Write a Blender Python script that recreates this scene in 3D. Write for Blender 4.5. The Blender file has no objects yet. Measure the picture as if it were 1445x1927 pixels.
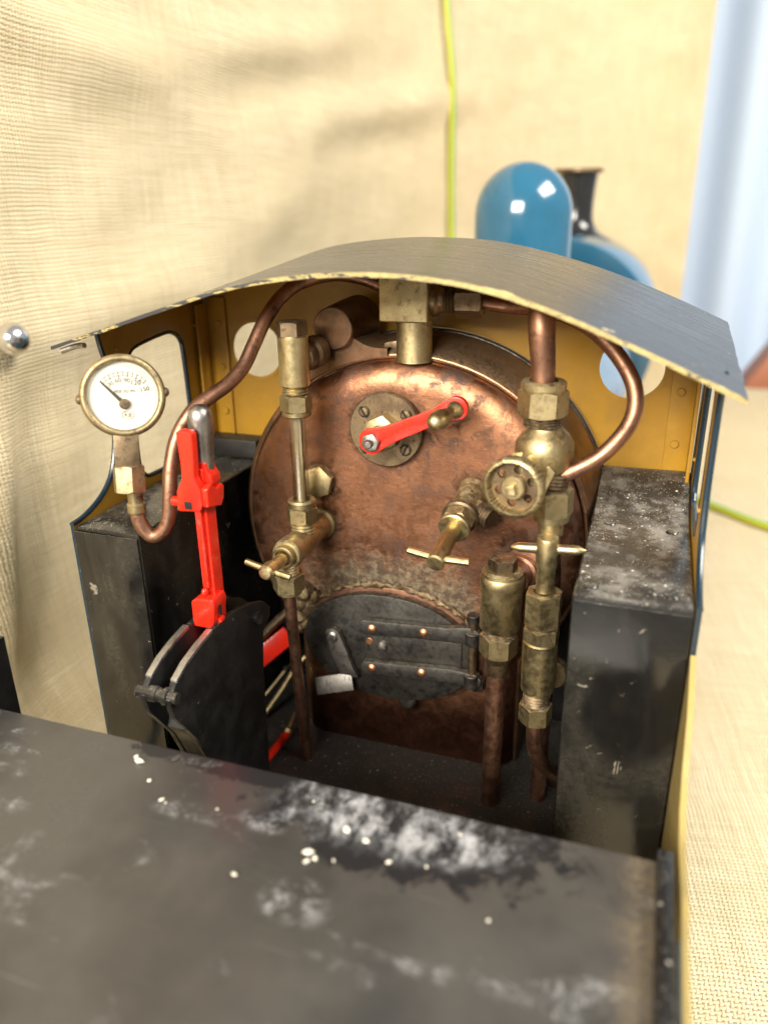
import bpy, bmesh, math, random
from mathutils import Vector, Matrix, noise as mnoise
random.seed(11)
S = 0.001                       # everything below is written in millimetres
scene = bpy.context.scene
COL = scene.collection
R_ = math.radians

# ------------------------------------------------------------------ camera, world, lights, exposure
cam_d = bpy.data.cameras.new('camera')
cam = bpy.data.objects.new('camera', cam_d); COL.objects.link(cam)
cam_d.sensor_fit = 'VERTICAL'; cam_d.sensor_height = 34.6; cam_d.sensor_width = 25.95; cam_d.lens = 26.0
cam_d.clip_start = 0.005; cam_d.clip_end = 20.0
TILT, YAW, ROLL = R_(21.6), R_(19.3), R_(-0.9)
cF = Vector((-math.sin(YAW)*math.cos(TILT), math.cos(YAW)*math.cos(TILT), -math.sin(TILT)))
cR = Vector((math.cos(YAW), math.sin(YAW), 0)); cU = cR.cross(cF)
cR2 = cR*math.cos(ROLL)+cU*math.sin(ROLL); cU2 = -cR*math.sin(ROLL)+cU*math.cos(ROLL)
cm = Matrix((cR2, cU2, -cF)).transposed().to_4x4()
cm.translation = Vector((80.5, -250.0, 114.0))*S
cam.matrix_world = cm
cam_d.dof.use_dof = True; cam_d.dof.focus_distance = 0.262; cam_d.dof.aperture_fstop = 6.8
scene.camera = cam

world = bpy.data.worlds.new('World'); scene.world = world; world.use_nodes = True
bg = world.node_tree.nodes['Background']
bg.inputs['Color'].default_value = (1.0, 0.965, 0.91, 1); bg.inputs['Strength'].default_value = 0.36

def area(name, loc, target, sx, sy, power, color):
    l = bpy.data.lights.new(name, 'AREA'); l.shape = 'RECTANGLE'
    l.size = sx*S; l.size_y = sy*S; l.energy = power; l.color = color
    o = bpy.data.objects.new(name, l); COL.objects.link(o)
    o.location = Vector(loc)*S
    o.rotation_euler = (Vector(target)-Vector(loc)).to_track_quat('-Z', 'Y').to_euler()
    return o
area('room_lamp', (-150, -960, 500), (0, 0, 20), 640, 380, 27.0, (1.0, 0.93, 0.81))
area('ceiling_lamp', (980, 80, 1080), (0, 100, 0), 900, 460, 29.0, (1.0, 0.945, 0.86))

scene.view_settings.view_transform = 'Standard'; scene.view_settings.look = 'None'
scene.view_settings.exposure = 0.33; scene.view_settings.gamma = 1.0
scene.view_settings.use_curve_mapping = False
scene.render.engine = 'CYCLES'
scene.cycles.use_denoising = True
scene.cycles.max_bounces = 6; scene.cycles.transparent_max_bounces = 10
scene.cycles.caustics_reflective = False; scene.cycles.caustics_refractive = False
scene.cycles.use_adaptive_sampling = True; scene.cycles.adaptive_threshold = 0.02
scene.cycles.sample_clamp_indirect = 6.0

# ------------------------------------------------------------------ material helpers
class NT:
    def __init__(self, name):
        self.m = bpy.data.materials.new(name); self.m.use_nodes = True
        self.t = self.m.node_tree; self.n = self.t.nodes; self.l = self.t.links
        self.b = self.n['Principled BSDF']
        tc = self.n.new('ShaderNodeTexCoord'); self.tc = tc
        oi = self.n.new('ShaderNodeObjectInfo')
        mu = self.n.new('ShaderNodeVectorMath'); mu.operation = 'SCALE'; mu.inputs['Scale'].default_value = 1000
        self.l.new(tc.outputs['Object'], mu.inputs[0]); self.mm = mu.outputs[0]
        ad = self.n.new('ShaderNodeVectorMath'); ad.operation = 'ADD'
        sc = self.n.new('ShaderNodeMath'); sc.operation = 'MULTIPLY'; sc.inputs[1].default_value = 300
        self.l.new(oi.outputs['Random'], sc.inputs[0])
        self.l.new(self.mm, ad.inputs[0]); self.l.new(sc.outputs[0], ad.inputs[1])
        self.rnd = ad.outputs[0]
        self.geo = self.n.new('ShaderNodeNewGeometry')
    def lk(self, a, b): self.l.new(a, b)
    def vec(self, src, scale):
        n = self.n.new('ShaderNodeVectorMath'); n.operation = 'MULTIPLY'
        self.lk(src, n.inputs[0]); n.inputs[1].default_value = scale; return n.outputs[0]
    def noise(self, scale, detail=4, rough=0.55, src=None, stretch=None, dist=0.0):
        src = src or self.rnd
        if stretch: src = self.vec(src, stretch)
        n = self.n.new('ShaderNodeTexNoise'); n.inputs['Scale'].default_value = scale
        n.inputs['Detail'].default_value = min(detail, 4); n.inputs['Roughness'].default_value = rough
        n.inputs['Distortion'].default_value = dist
        self.lk(src, n.inputs['Vector']); return n.outputs['Fac']
    def vor(self, scale, src=None):
        n = self.n.new('ShaderNodeTexVoronoi'); n.inputs['Scale'].default_value = scale
        self.lk(src or self.rnd, n.inputs['Vector']); return n.outputs['Distance']
    def ramp(self, fac, a, b, c0=0.0, c1=1.0):
        n = self.n.new('ShaderNodeMapRange'); n.inputs['From Min'].default_value = a; n.inputs['From Max'].default_value = b
        n.inputs['To Min'].default_value = c0; n.inputs['To Max'].default_value = c1
        n.interpolation_type = 'SMOOTHSTEP'
        self.lk(fac, n.inputs['Value']); return n.outputs[0]
    def math(self, op, a, b=None):
        n = self.n.new('ShaderNodeMath'); n.operation = op
        for k, x in enumerate((a, b)):
            if x is None: continue
            if isinstance(x, (int, float)): n.inputs[k].default_value = x
            else: self.lk(x, n.inputs[k])
        return n.outputs[0]
    def mix(self, fac, a, b):
        n = self.n.new('ShaderNodeMix'); n.data_type = 'RGBA'
        if isinstance(fac, (int, float)): n.inputs[0].default_value = fac
        else: self.lk(fac, n.inputs[0])
        for k, x in ((6, a), (7, b)):
            if isinstance(x, tuple): n.inputs[k].default_value = (*x[:3], 1)
            else: self.lk(x, n.inputs[k])
        return n.outputs[2]
    def sep(self, src):
        n = self.n.new('ShaderNodeSeparateXYZ'); self.lk(src, n.inputs[0]); return n.outputs
    def bump(self, h, strength=0.3, dist=0.1, normal=None):
        n = self.n.new('ShaderNodeBump'); n.inputs['Strength'].default_value = strength
        n.inputs['Distance'].default_value = dist*S
        self.lk(h, n.inputs['Height'])
        if normal: self.lk(normal, n.inputs['Normal'])
        return n.outputs[0]
    def set(self, **k):
        for name, x in k.items():
            i = self.b.inputs[{'color': 'Base Color', 'rough': 'Roughness', 'metal': 'Metallic', 'normal': 'Normal',
                               'spec': 'Specular IOR Level', 'coat': 'Coat Weight', 'coatr': 'Coat Roughness',
                               'emit': 'Emission Strength', 'alpha': 'Alpha', 'trans': 'Transmission Weight', 'sheen': 'Sheen Weight'}[name]]
            if isinstance(x, tuple): i.default_value = (*x[:3], 1)
            elif isinstance(x, (int, float)): i.default_value = x
            else: self.lk(x, i)
        return self.m
    def up(self, lo=0.55, hi=0.95):
        return self.ramp(self.sep(self.geo.outputs['Normal'])[2], lo, hi)

def metal(name, base, dark, tarn, s=0.25, r0=0.25, r1=0.5, dirt=0.35, scratch=0.12, dust=0.0, bump=0.25):
    t = NT(name)
    big = t.noise(s*0.35, 5, 0.6); mid = t.noise(s*1.3, 6, 0.65); fine = t.noise(s*6, 4, 0.65)
    c = t.mix(t.ramp(big, 0.35, 0.68), base, tarn)
    c = t.mix(t.math('MULTIPLY', t.ramp(mid, 0.52, 0.72), dirt*1.6), c, dark)
    c = t.mix(t.ramp(fine, 0.5, 0.75, 0.0, dirt), c, dark)
    r = t.math('ADD', t.ramp(mid, 0.3, 0.7, r0, r1), t.math('MULTIPLY', fine, 0.2))
    met = 1.0
    if dust:
        d = t.math('MULTIPLY', t.up(0.2, 0.95), t.ramp(t.noise(0.5, 5, 0.7), 0.38, 0.7, 0, dust))
        c = t.mix(d, c, (0.36, 0.31, 0.22)); r = t.math('ADD', r, t.math('MULTIPLY', d, 0.35))
        met = t.math('SUBTRACT', 1.0, t.math('MULTIPLY', d, 0.85))
    sc = t.noise(1.0, 2, 0.5, stretch=(6.0, 6.0, 0.35)); h = t.math('ADD', t.math('MULTIPLY', mid, 1.0), t.math('MULTIPLY', sc, scratch*3))
    return t.set(color=c, rough=r, metal=met, normal=t.bump(h, bump, 0.12))

M = {}
M['brass'] = metal('brass', (0.47, 0.385, 0.21), (0.12, 0.09, 0.05), (0.34, 0.27, 0.145), 0.3, 0.28, 0.46, 0.4, dust=0.45)
M['brass_bright'] = metal('bright_brass', (0.60, 0.49, 0.27), (0.2, 0.15, 0.08), (0.47, 0.38, 0.2), 0.3, 0.22, 0.38, 0.3)
M['dull_brass'] = metal('dull_brass', (0.38, 0.31, 0.175), (0.09, 0.068, 0.04), (0.26, 0.205, 0.115), 0.35, 0.32, 0.5, 0.5, dust=0.3)
M['bronze'] = metal('tarnished_bronze', (0.25, 0.185, 0.11), (0.06, 0.042, 0.028), (0.15, 0.105, 0.066), 0.3, 0.3, 0.5, 0.5, dust=0.4)
M['copper_pipe'] = metal('copper_tube', (0.37, 0.198, 0.128), (0.085, 0.048, 0.036), (0.21, 0.112, 0.074), 0.22, 0.28, 0.46, 0.45)
M['copper_rivet'] = metal('copper_rivet', (0.66, 0.33, 0.19), (0.2, 0.09, 0.05), (0.5, 0.23, 0.13), 0.3, 0.28, 0.42, 0.3)
M['steel'] = metal('worn_steel', (0.42, 0.40, 0.37), (0.09, 0.075, 0.065), (0.27, 0.25, 0.235), 0.35, 0.2, 0.4, 0.4)
M['bright_steel'] = metal('rubbed_steel', (0.58, 0.57, 0.55), (0.16, 0.15, 0.14), (0.44, 0.43, 0.41), 0.4, 0.26, 0.4, 0.3)
M['chrome'] = metal('chrome', (0.75, 0.75, 0.77), (0.5, 0.5, 0.5), (0.72, 0.72, 0.74), 0.3, 0.05, 0.12, 0.05, bump=0.05)
M['worn_iron'] = metal('worn_iron', (0.22, 0.205, 0.19), (0.05, 0.043, 0.038), (0.14, 0.13, 0.12), 0.3, 0.3, 0.5, 0.4)
M['strap_iron'] = metal('strap_iron', (0.17, 0.162, 0.15), (0.045, 0.038, 0.033), (0.11, 0.104, 0.096), 0.3, 0.3, 0.46, 0.4, dust=0.3)
M['dark_steel'] = metal('blackened_steel', (0.125, 0.118, 0.108), (0.03, 0.024, 0.02), (0.075, 0.069, 0.063), 0.28, 0.3, 0.5, 0.5, dust=0.25)

rgx0, rgz0 = -5.1, 41.2
def backhead_mat():
    t = NT('tarnished_copper_plate')
    a = t.noise(0.035, 6, 0.62, src=t.mm); b = t.noise(0.14, 8, 0.7, src=t.mm, dist=0.6); c3 = t.noise(0.7, 6, 0.7, src=t.mm)
    sc = t.noise(0.9, 3, 0.6, src=t.mm, stretch=(0.5, 1.0, 1.5), dist=0.8)
    col = t.mix(t.ramp(a, 0.4, 0.62), (0.345, 0.163, 0.088), (0.19, 0.089, 0.052))
    col = t.mix(t.ramp(sc, 0.6, 0.74, 0, 0.5), col, (0.60, 0.34, 0.22))
    spots = t.math('MULTIPLY', t.ramp(b, 0.475, 0.6), t.ramp(c3, 0.36, 0.56))
    spots = t.math('MULTIPLY', spots, t.ramp(t.noise(0.028, 3, 0.5, src=t.vec(t.mm, (1, 1, 0.7))), 0.4, 0.6, 0.5, 1.0))
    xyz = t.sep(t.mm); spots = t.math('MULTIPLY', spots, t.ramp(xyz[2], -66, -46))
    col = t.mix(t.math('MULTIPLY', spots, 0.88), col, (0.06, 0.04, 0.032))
    # green-grey flux crust above the firehole (a stain with its own outline)
    dx = t.math('DIVIDE', t.math('ADD', xyz[0], 4.0), 40.0); dz = t.math('DIVIDE', t.math('ADD', xyz[2], 27.0), 19.0)
    d = t.math('ADD', t.math('MULTIPLY', dx, dx), t.math('MULTIPLY', dz, dz))
    d = t.math('ADD', d, t.math('MULTIPLY', t.math('SUBTRACT', t.noise(0.12, 6, 0.7, src=t.mm), 0.5), 2.6))
    crust = t.math('MULTIPLY', t.ramp(d, 1.4, 0.3), t.ramp(c3, 0.3, 0.55, 0.7, 1.0))
    cc = t.mix(t.ramp(t.noise(0.3, 6, 0.75, src=t.mm), 0.4, 0.66), (0.035, 0.029, 0.018), (0.19, 0.155, 0.095))
    col = t.mix(t.math('MULTIPLY', crust, 0.9), col, cc)
    for (fx, fz, fr) in ((rgx0, rgz0, 15.5), (-32.4, 19.2, 8.5), (-32.5, 1.8, 8.5), (26.4, 20.6, 8.5), (46.0, -3.0, 11.0)):
        qx = t.math('SUBTRACT', xyz[0], fx); qz = t.math('SUBTRACT', xyz[2], fz)
        rr = t.math('SQRT', t.math('ADD', t.math('MULTIPLY', qx, qx), t.math('MULTIPLY', qz, qz)))
        rr = t.math('ADD', rr, t.math('MULTIPLY', t.math('SUBTRACT', b, 0.5), 14.0))
        col = t.mix(t.ramp(rr, fr+1.5, fr-3.0, 0, 0.7), col, (0.055, 0.036, 0.026))
    low_shade = t.ramp(xyz[2], -52, -80)  # shade on the copper below the fire door, painted into the colour
    col = t.mix(t.math('MULTIPLY', low_shade, 0.92), col, (0.06, 0.024, 0.016))
    rough = t.math('ADD', t.ramp(b, 0.35, 0.7, 0.41, 0.6), t.math('MULTIPLY', crust, 0.25))
    met = t.math('SUBTRACT', 1.0, t.math('MAXIMUM', t.math('MULTIPLY', crust, 0.85), t.math('MULTIPLY', spots, 0.5)))
    h = t.math('ADD', t.math('MULTIPLY', c3, 0.7), t.math('ADD', t.math('MULTIPLY', a, 3.0), t.math('MULTIPLY', sc, 0.22)))
    h = t.math('ADD', h, t.math('MULTIPLY', t.math('MULTIPLY', crust, t.noise(0.6, 5, 0.7, src=t.mm)), 4.0))
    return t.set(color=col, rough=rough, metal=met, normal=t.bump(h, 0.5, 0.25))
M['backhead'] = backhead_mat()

def wrapper_mat():
    t = NT('dusty_copper_wrapper')
    b = t.noise(0.12, 7, 0.65); c = t.noise(0.9, 5, 0.7)
    col = t.mix(t.ramp(b, 0.4, 0.65), (0.30, 0.165, 0.095), (0.18, 0.115, 0.068))
    d = t.math('MULTIPLY', t.up(0.3, 0.9), t.ramp(c, 0.3, 0.7, 0.2, 0.85))
    col = t.mix(d, col, (0.17, 0.125, 0.072))
    met = t.math('SUBTRACT', 1.0, t.math('MULTIPLY', d, 0.9))
    return t.set(color=col, rough=t.math('ADD', 0.36, t.math('MULTIPLY', d, 0.3)), metal=met, normal=t.bump(c, 0.3, 0.15))
M['wrapper'] = wrapper_mat()

def paint(name, col, dark, rough=0.25, chips=0.0, chipcol=(0.5, 0.45, 0.35), s=0.2, coat=0.0, dust=0.0, specks=0.0, dirt=0.25, wave=0.5, film=None):
    t = NT(name)
    a = t.noise(s*0.5, 5, 0.6); b = t.noise(s*3, 6, 0.65)
    c = t.mix(t.math('MULTIPLY', t.ramp(a, 0.42, 0.7), dirt*2), col, dark)
    r = t.ramp(a, 0.3, 0.7, rough*0.8, rough*1.35)
    h = t.math('ADD', t.math('MULTIPLY', b, 0.5), t.math('MULTIPLY', a, 2.0*wave))
    if chips:
        k = t.ramp(t.math('ADD', t.noise(0.16, 7, 0.75, dist=1.0), t.math('MULTIPLY', a, 0.35)), 0.93-chips, 0.95-chips)
        c = t.mix(k, c, chipcol); h = t.math('SUBTRACT', h, t.math('MULTIPLY', k, 2.0))
    if film:
        fm = t.math('MULTIPLY', t.ramp(t.noise(0.035, 4, 0.6, stretch=(1, 1, 0.45), dist=0.8), 0.42, 0.68), t.ramp(b, 0.25, 0.7, 0.45, 1.0))
        c = t.mix(fm, c, film); r = t.math('ADD', r, t.math('MULTIPLY', fm, 0.22))
    if dust:
        d = t.math('MULTIPLY', t.up(0.6, 0.98), t.ramp(t.noise(0.11, 7, 0.72), 0.42, 0.72, 0.04, dust))
        c = t.mix(d, c, (0.42, 0.40, 0.36)); r = t.math('ADD', r, t.math('MULTIPLY', d, 0.45))
    if specks:
        v = t.vor(1.1); w = t.noise(0.07, 4)
        k = t.math('MULTIPLY', t.math('MULTIPLY', t.ramp(v, 0.26, 0.1), t.ramp(t.noise(1.7, 2), 0.4, 0.55)), t.math('MULTIPLY', t.up(0.5, 0.95), t.ramp(w, 0.4, 0.6, 0.2, specks)))
        k2 = t.math('MULTIPLY', t.math('MULTIPLY', t.ramp(t.vor(0.3), 0.2, 0.08), t.ramp(t.noise(0.9, 2), 0.5, 0.6)), t.math('MULTIPLY', t.up(0.5, 0.95), specks))
        k = t.math('MAXIMUM', k, k2)
        c = t.mix(k, c, (0.7, 0.66, 0.56)); h = t.math('ADD', h, t.math('MULTIPLY', k, 2.0))
        r = t.math('ADD', r, t.math('MULTIPLY', k, 0.3))
    return t.set(color=c, rough=r, normal=t.bump(h, 0.25, 0.15), coat=coat, coatr=0.12)
M['black'] = paint('black_paint', (0.007, 0.0067, 0.0064), (0.013, 0.012, 0.011), 0.13, chips=0.075, chipcol=(0.20, 0.18, 0.14), dust=0.25, specks=0.8, film=(0.035, 0.032, 0.025), wave=0.9)
M['black_dusty'] = paint('dusty_black_paint', (0.008, 0.0078, 0.0076), (0.018, 0.017, 0.015), 0.14, chips=0.06, chipcol=(0.22, 0.19, 0.14), dust=0.4, specks=1.0, wave=1.2, film=(0.02, 0.02, 0.02))
M['black_plain'] = paint('plain_black_paint', (0.008, 0.0077, 0.0074), (0.013, 0.012, 0.011), 0.2, specks=0.4)
M['stand_black'] = paint('stand_black_paint', (0.007, 0.0068, 0.0066), (0.012, 0.011, 0.01), 0.42, specks=0.4, chips=0.05, chipcol=(0.12, 0.11, 0.09))
M['floor_black'] = paint('sooty_floor_paint', (0.010, 0.009, 0.008), (0.02, 0.017, 0.014), 0.5, dust=0.03, specks=0.35)
M['red'] = paint('red_enamel', (0.72, 0.022, 0.008), (0.55, 0.014, 0.006), 0.26, coat=0.2, s=0.3, dirt=0.45, chips=0.075, chipcol=(0.16, 0.05, 0.04), wave=0.9)
M['ochre'] = paint('ochre_yellow_paint', (0.45, 0.24, 0.022), (0.33, 0.17, 0.018), 0.34, s=0.12, dirt=0.3)
M['pale_yellow'] = paint('pale_yellow_paint', (0.30, 0.225, 0.075), (0.2, 0.15, 0.05), 0.4, s=0.2)
M['blue'] = paint('blue_enamel', (0.016, 0.105, 0.19), (0.012, 0.075, 0.13), 0.14, coat=0.6, s=0.1, dirt=0.2, wave=0.15)
M['blue_dark'] = paint('dark_blue_edge_paint', (0.007, 0.022, 0.037), (0.006, 0.016, 0.026), 0.25, s=0.2, chips=0.05, chipcol=(0.04, 0.22, 0.4))
M['smokebox'] = paint('smokebox_black', (0.014, 0.014, 0.015), (0.02, 0.02, 0.022), 0.16, coat=0.4, wave=0.1)

def roof_mat():
    t = NT('weathered_grey_roof_paint')
    st = t.noise(0.6, 5, 0.65, src=t.mm, stretch=(0.05, 1.0, 0.1)); a = t.noise(0.03, 5, 0.6, src=t.mm); b = t.noise(0.3, 7, 0.7, src=t.mm)
    c = t.mix(t.ramp(st, 0.35, 0.68), (0.013, 0.014, 0.017), (0.028, 0.028, 0.03))
    c = t.mix(t.ramp(a, 0.4, 0.7, 0, 0.5), c, (0.03, 0.031, 0.035))
    y = t.sep(t.mm)[1]
    e = t.math('ADD', y, t.math('MULTIPLY', t.ramp(t.noise(0.05, 6, 0.6, src=t.mm), 0.56, 0.72, 0, 1), -5.0))
    k = t.ramp(e, -46.3, -46.6)
    c = t.mix(k, c, t.mix(t.ramp(b, 0.3, 0.7), (0.62, 0.50, 0.19), (0.45, 0.36, 0.15)))
    sp = t.ramp(t.vor(0.22, src=t.mm), 0.09, 0.05)
    c = t.mix(t.math('MULTIPLY', sp, 0.6), c, (0.5, 0.48, 0.42))
    r = t.ramp(st, 0.3, 0.7, 0.2, 0.32)
    h = t.math('ADD', st, t.math('MULTIPLY', b, 0.4))
    return t.set(color=c, rough=r, normal=t.bump(h, 0.22, 0.12))
M['roof'] = roof_mat()

def roof_edge_mat():
    t = NT('chipped_yellow_edge')
    b = t.noise(0.13, 4, 0.7, src=t.mm, stretch=(0.8, 2.5, 2.5), dist=0.8); c = t.noise(0.6, 6, 0.7)
    x = t.sep(t.mm)[0]
    # more of the black paint is left on the left half
    thr = t.ramp(x, -75, 30, 0.09, -0.035)
    k = t.ramp(t.math('ADD', b, thr), 0.535, 0.57)
    col = t.mix(k, t.mix(t.ramp(c, 0.3, 0.7), (0.42, 0.335, 0.125), (0.24, 0.19, 0.08)), (0.03, 0.032, 0.036))
    return t.set(color=col, rough=0.45, normal=t.bump(c, 0.4, 0.2))
M['roof_edge'] = roof_edge_mat()

def bunker_mat():
    t = NT('scuffed_bunker_paint')
    xyz = t.sep(t.mm)
    a = t.noise(0.02, 5, 0.6, src=t.mm); b = t.noise(0.16, 8, 0.72, src=t.mm, dist=0.8); f = t.noise(0.8, 6, 0.7, src=t.mm)
    c = t.mix(t.ramp(a, 0.35, 0.65), (0.028, 0.027, 0.026), (0.05, 0.047, 0.043))
    g = t.noise(0.055, 4, 0.65, src=t.mm, dist=1.0)
    def blob(cx, cy, rx, ry, w=1.6):
        dx = t.math('DIVIDE', t.math('SUBTRACT', xyz[0], cx), rx); dy = t.math('DIVIDE', t.math('SUBTRACT', xyz[1], cy), ry)
        d = t.math('ADD', t.math('MULTIPLY', dx, dx), t.math('MULTIPLY', dy, dy))
        d = t.math('ADD', d, t.math('MULTIPLY', t.math('SUBTRACT', b, 0.5), w)); d = t.math('ADD', d, t.math('MULTIPLY', t.math('SUBTRACT', g, 0.5), 2.4))
        return d
    # paint worn to black along the front edge, right of the middle
    p = t.math('MAXIMUM', t.ramp(blob(36, -114, 40, 15), 1.1, 0.75), t.ramp(blob(0, -107, 40, 5), 1.1, 0.75))
    c = t.mix(p, c, (0.012, 0.0125, 0.014))
    # soft chalky smears inside it, grainy, dragged towards the viewer
    drag = t.noise(0.22, 4, 0.7, src=t.mm, stretch=(1.0, 0.6, 1), dist=0.25); grain = t.noise(1.3, 4, 0.75, src=t.mm)
    w = t.math('MULTIPLY', t.ramp(blob(34, -113, 33, 11, 0.8), 1.25, 0.1), t.ramp(drag, 0.36, 0.7))
    w = t.math('MULTIPLY', w, t.ramp(grain, 0.25, 0.65, 0.3, 1.0))
    w2 = t.math('MULTIPLY', t.math('MAXIMUM', t.ramp(blob(-14, -125, 14, 3.2, 0.8), 1.2, 0.0, 0, 0.4), t.math('MAXIMUM', t.ramp(blob(8, -122, 13, 4, 0.8), 1.2, 0.0, 0, 0.55), t.ramp(blob(20, -141, 9, 6, 0.8), 1.2, 0.0, 0, 0.5))), t.math('MULTIPLY', t.ramp(grain, 0.3, 0.65, 0.3, 1.0), t.ramp(t.noise(0.2, 4, 0.75, src=t.mm), 0.42, 0.66)))
    w3 = t.math('MULTIPLY', t.ramp(t.noise(0.045, 4, 0.7, src=t.mm, stretch=(0.7, 1.3, 1), dist=0.6), 0.57, 0.72, 0, 0.5), t.math('MULTIPLY', t.ramp(grain, 0.35, 0.65, 0.15, 1.0), t.ramp(drag, 0.4, 0.65)))
    w = t.math('MAXIMUM', t.math('MAXIMUM', w, w2), w3); sm = w
    c = t.mix(t.math('MULTIPLY', w, 0.9), c, (0.40, 0.41, 0.43))
    # hairline scratches
    scr = t.noise(0.5, 3, 0.5, src=t.mm, stretch=(0.06, 2.2, 1), dist=0.25)
    c = t.mix(t.ramp(scr, 0.66, 0.76, 0, 0.16), c, (0.2, 0.19, 0.17))
    # tan dirt in the corner by the right rim
    tx = t.math('MULTIPLY', t.ramp(t.math('ADD', xyz[0], t.math('MULTIPLY', g, 30)), 96, 108), t.ramp(f, 0.3, 0.65, 0.1, 0.75))
    c = t.mix(tx, c, (0.13, 0.10, 0.062))
    # worn yellow primer on the very front edge
    ye = t.math('MULTIPLY', t.ramp(t.math('ADD', xyz[1], t.math('MULTIPLY', xyz[2], 0.0)), -105.4, -105.0), t.ramp(t.noise(0.07, 4, src=t.mm), 0.56, 0.6))
    c = t.mix(ye, c, (0.55, 0.42, 0.16))
    r = t.math('ADD', t.ramp(a, 0.3, 0.7, 0.16, 0.28), t.math('MULTIPLY', t.math('MAXIMUM', w, sm), 0.3))
    h = t.math('ADD', t.math('MULTIPLY', f, 0.5), t.math('ADD', t.math('MULTIPLY', p, -1.0), t.math('MULTIPLY', b, 1.0)))
    return t.set(color=c, rough=r, normal=t.bump(h, 0.3, 0.2))
M['bunker'] = bunker_mat()

def cloth_mat(name, base, dark, pitch=1.9):
    t = NT(name)
    uv = t.n.new('ShaderNodeUVMap'); uv.uv_map = 'cloth'
    dn = t.n.new('ShaderNodeTexNoise'); dn.inputs['Scale'].default_value = 0.03; dn.inputs['Detail'].default_value = 2
    t.lk(uv.outputs[0], dn.inputs['Vector'])
    off = t.n.new('ShaderNodeVectorMath'); off.operation = 'MULTIPLY_ADD'
    t.lk(dn.outputs['Color'], off.inputs[0]); off.inputs[1].default_value = (3.5, 3.5, 0); t.lk(uv.outputs[0], off.inputs[2])
    s = t.sep(off.outputs[0])
    k = math.pi/pitch
    su = t.math('SINE', t.math('MULTIPLY', s[0], k)); sv = t.math('SINE', t.math('MULTIPLY', s[1], k))
    au = t.math('ABSOLUTE', su); av = t.math('ABSOLUTE', sv)
    over = t.math('MULTIPLY', t.math('SINE', t.math('MULTIPLY', s[0], k)), t.math('SINE', t.math('MULTIPLY', s[1], k)))
    slubu = t.noise(1.0, 3, 0.6, src=uv.outputs[0], stretch=(0.6, 0.02, 1)); slubv = t.noise(1.0, 3, 0.6, src=uv.outputs[0], stretch=(0.02, 0.6, 1))
    hu = t.math('MULTIPLY', au, t.ramp(slubu, 0.3, 0.7, 0.75, 1.2)); hv = t.math('MULTIPLY', av, t.ramp(slubv, 0.3, 0.7, 0.75, 1.2))
    # plain weave: warp on top where 'over' is positive
    h = t.math('MAXIMUM', t.math('MULTIPLY', hu, t.ramp(over, -0.6, 0.6, 0.55, 1.0)), t.math('MULTIPLY', hv, t.ramp(over, 0.6, -0.6, 0.55, 1.0)))
    hole = t.ramp(t.math('MAXIMUM', hu, hv), 0.62, 0.3)
    fib = t.noise(1.2, 4, 0.7, src=uv.outputs[0])
    c = t.mix(t.math('MULTIPLY', hole, 0.85), base, dark)
    c = t.mix(t.ramp(t.math('ADD', t.math('MULTIPLY', slubu, 0.5), t.math('MULTIPLY', slubv, 0.5)), 0.40, 0.60, 0.0, 0.6), c, (base[0]*0.72, base[1]*0.68, base[2]*0.58))
    c = t.mix(t.ramp(t.noise(0.012, 5, 0.6, src=uv.outputs[0]), 0.4, 0.65, 0.0, 0.28), c, (base[0]*0.8, base[1]*0.76, base[2]*0.66))
    hh = t.math('ADD', h, t.math('MULTIPLY', fib, 0.35))
    return t.set(color=c, rough=0.85, spec=0.2, normal=t.bump(hh, 1.0, 0.75))
M['burlap'] = cloth_mat('burlap', (0.78, 0.665, 0.455), (0.21, 0.16, 0.09))

def simple(name, col, rough=0.5, metal_=0.0, **k):
    t = NT(name); n = t.noise(0.3, 4)
    return t.set(color=t.mix(t.ramp(n, 0.3, 0.7, 0, 0.25), col, tuple(x*0.75 for x in col)), rough=rough, metal=metal_, **k)
M['dial'] = simple('ivory_dial', (0.80, 0.80, 0.77), 0.4)
M['print'] = simple('black_print', (0.03, 0.027, 0.025), 0.6)
M['print_grey'] = simple('grey_print', (0.12, 0.115, 0.1), 0.6)
M['curtain'] = simple('pale_blue_cloth', (0.62, 0.74, 0.90), 0.8)
M['wood'] = simple('red_brown_wood', (0.42, 0.15, 0.075), 0.45)
M['hole'] = simple('dark_hole', (0.006, 0.005, 0.005), 0.8)
M['milk'] = simple('milky_core', (0.66, 0.60, 0.46), 0.35)
M['grit'] = simple('pale_grit', (0.66, 0.62, 0.52), 0.6)
M['braze'] = metal('rough_braze', (0.26, 0.19, 0.105), (0.05, 0.036, 0.025), (0.15, 0.105, 0.065), 0.5, 0.45, 0.7, 0.9, dust=0.5, bump=0.9)

def clear(name, tint, fac):
    t = NT(name)
    tr = t.n.new('ShaderNodeBsdfTransparent'); tr.inputs[0].default_value = (*tint, 1)
    gl = t.n.new('ShaderNodeBsdfGlossy'); gl.inputs['Roughness'].default_value = 0.06
    mx = t.n.new('ShaderNodeMixShader'); mx.inputs[0].default_value = fac
    t.lk(tr.outputs[0], mx.inputs[1]); t.lk(gl.outputs[0], mx.inputs[2])
    t.lk(mx.outputs[0], t.n['Material Output'].inputs['Surface'])
    return t.m
M['glass'] = clear('gauge_glass', (0.86, 0.82, 0.72), 0.22)
M['cover_glass'] = clear('dial_glass', (0.98, 0.97, 0.94), 0.07)

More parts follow.
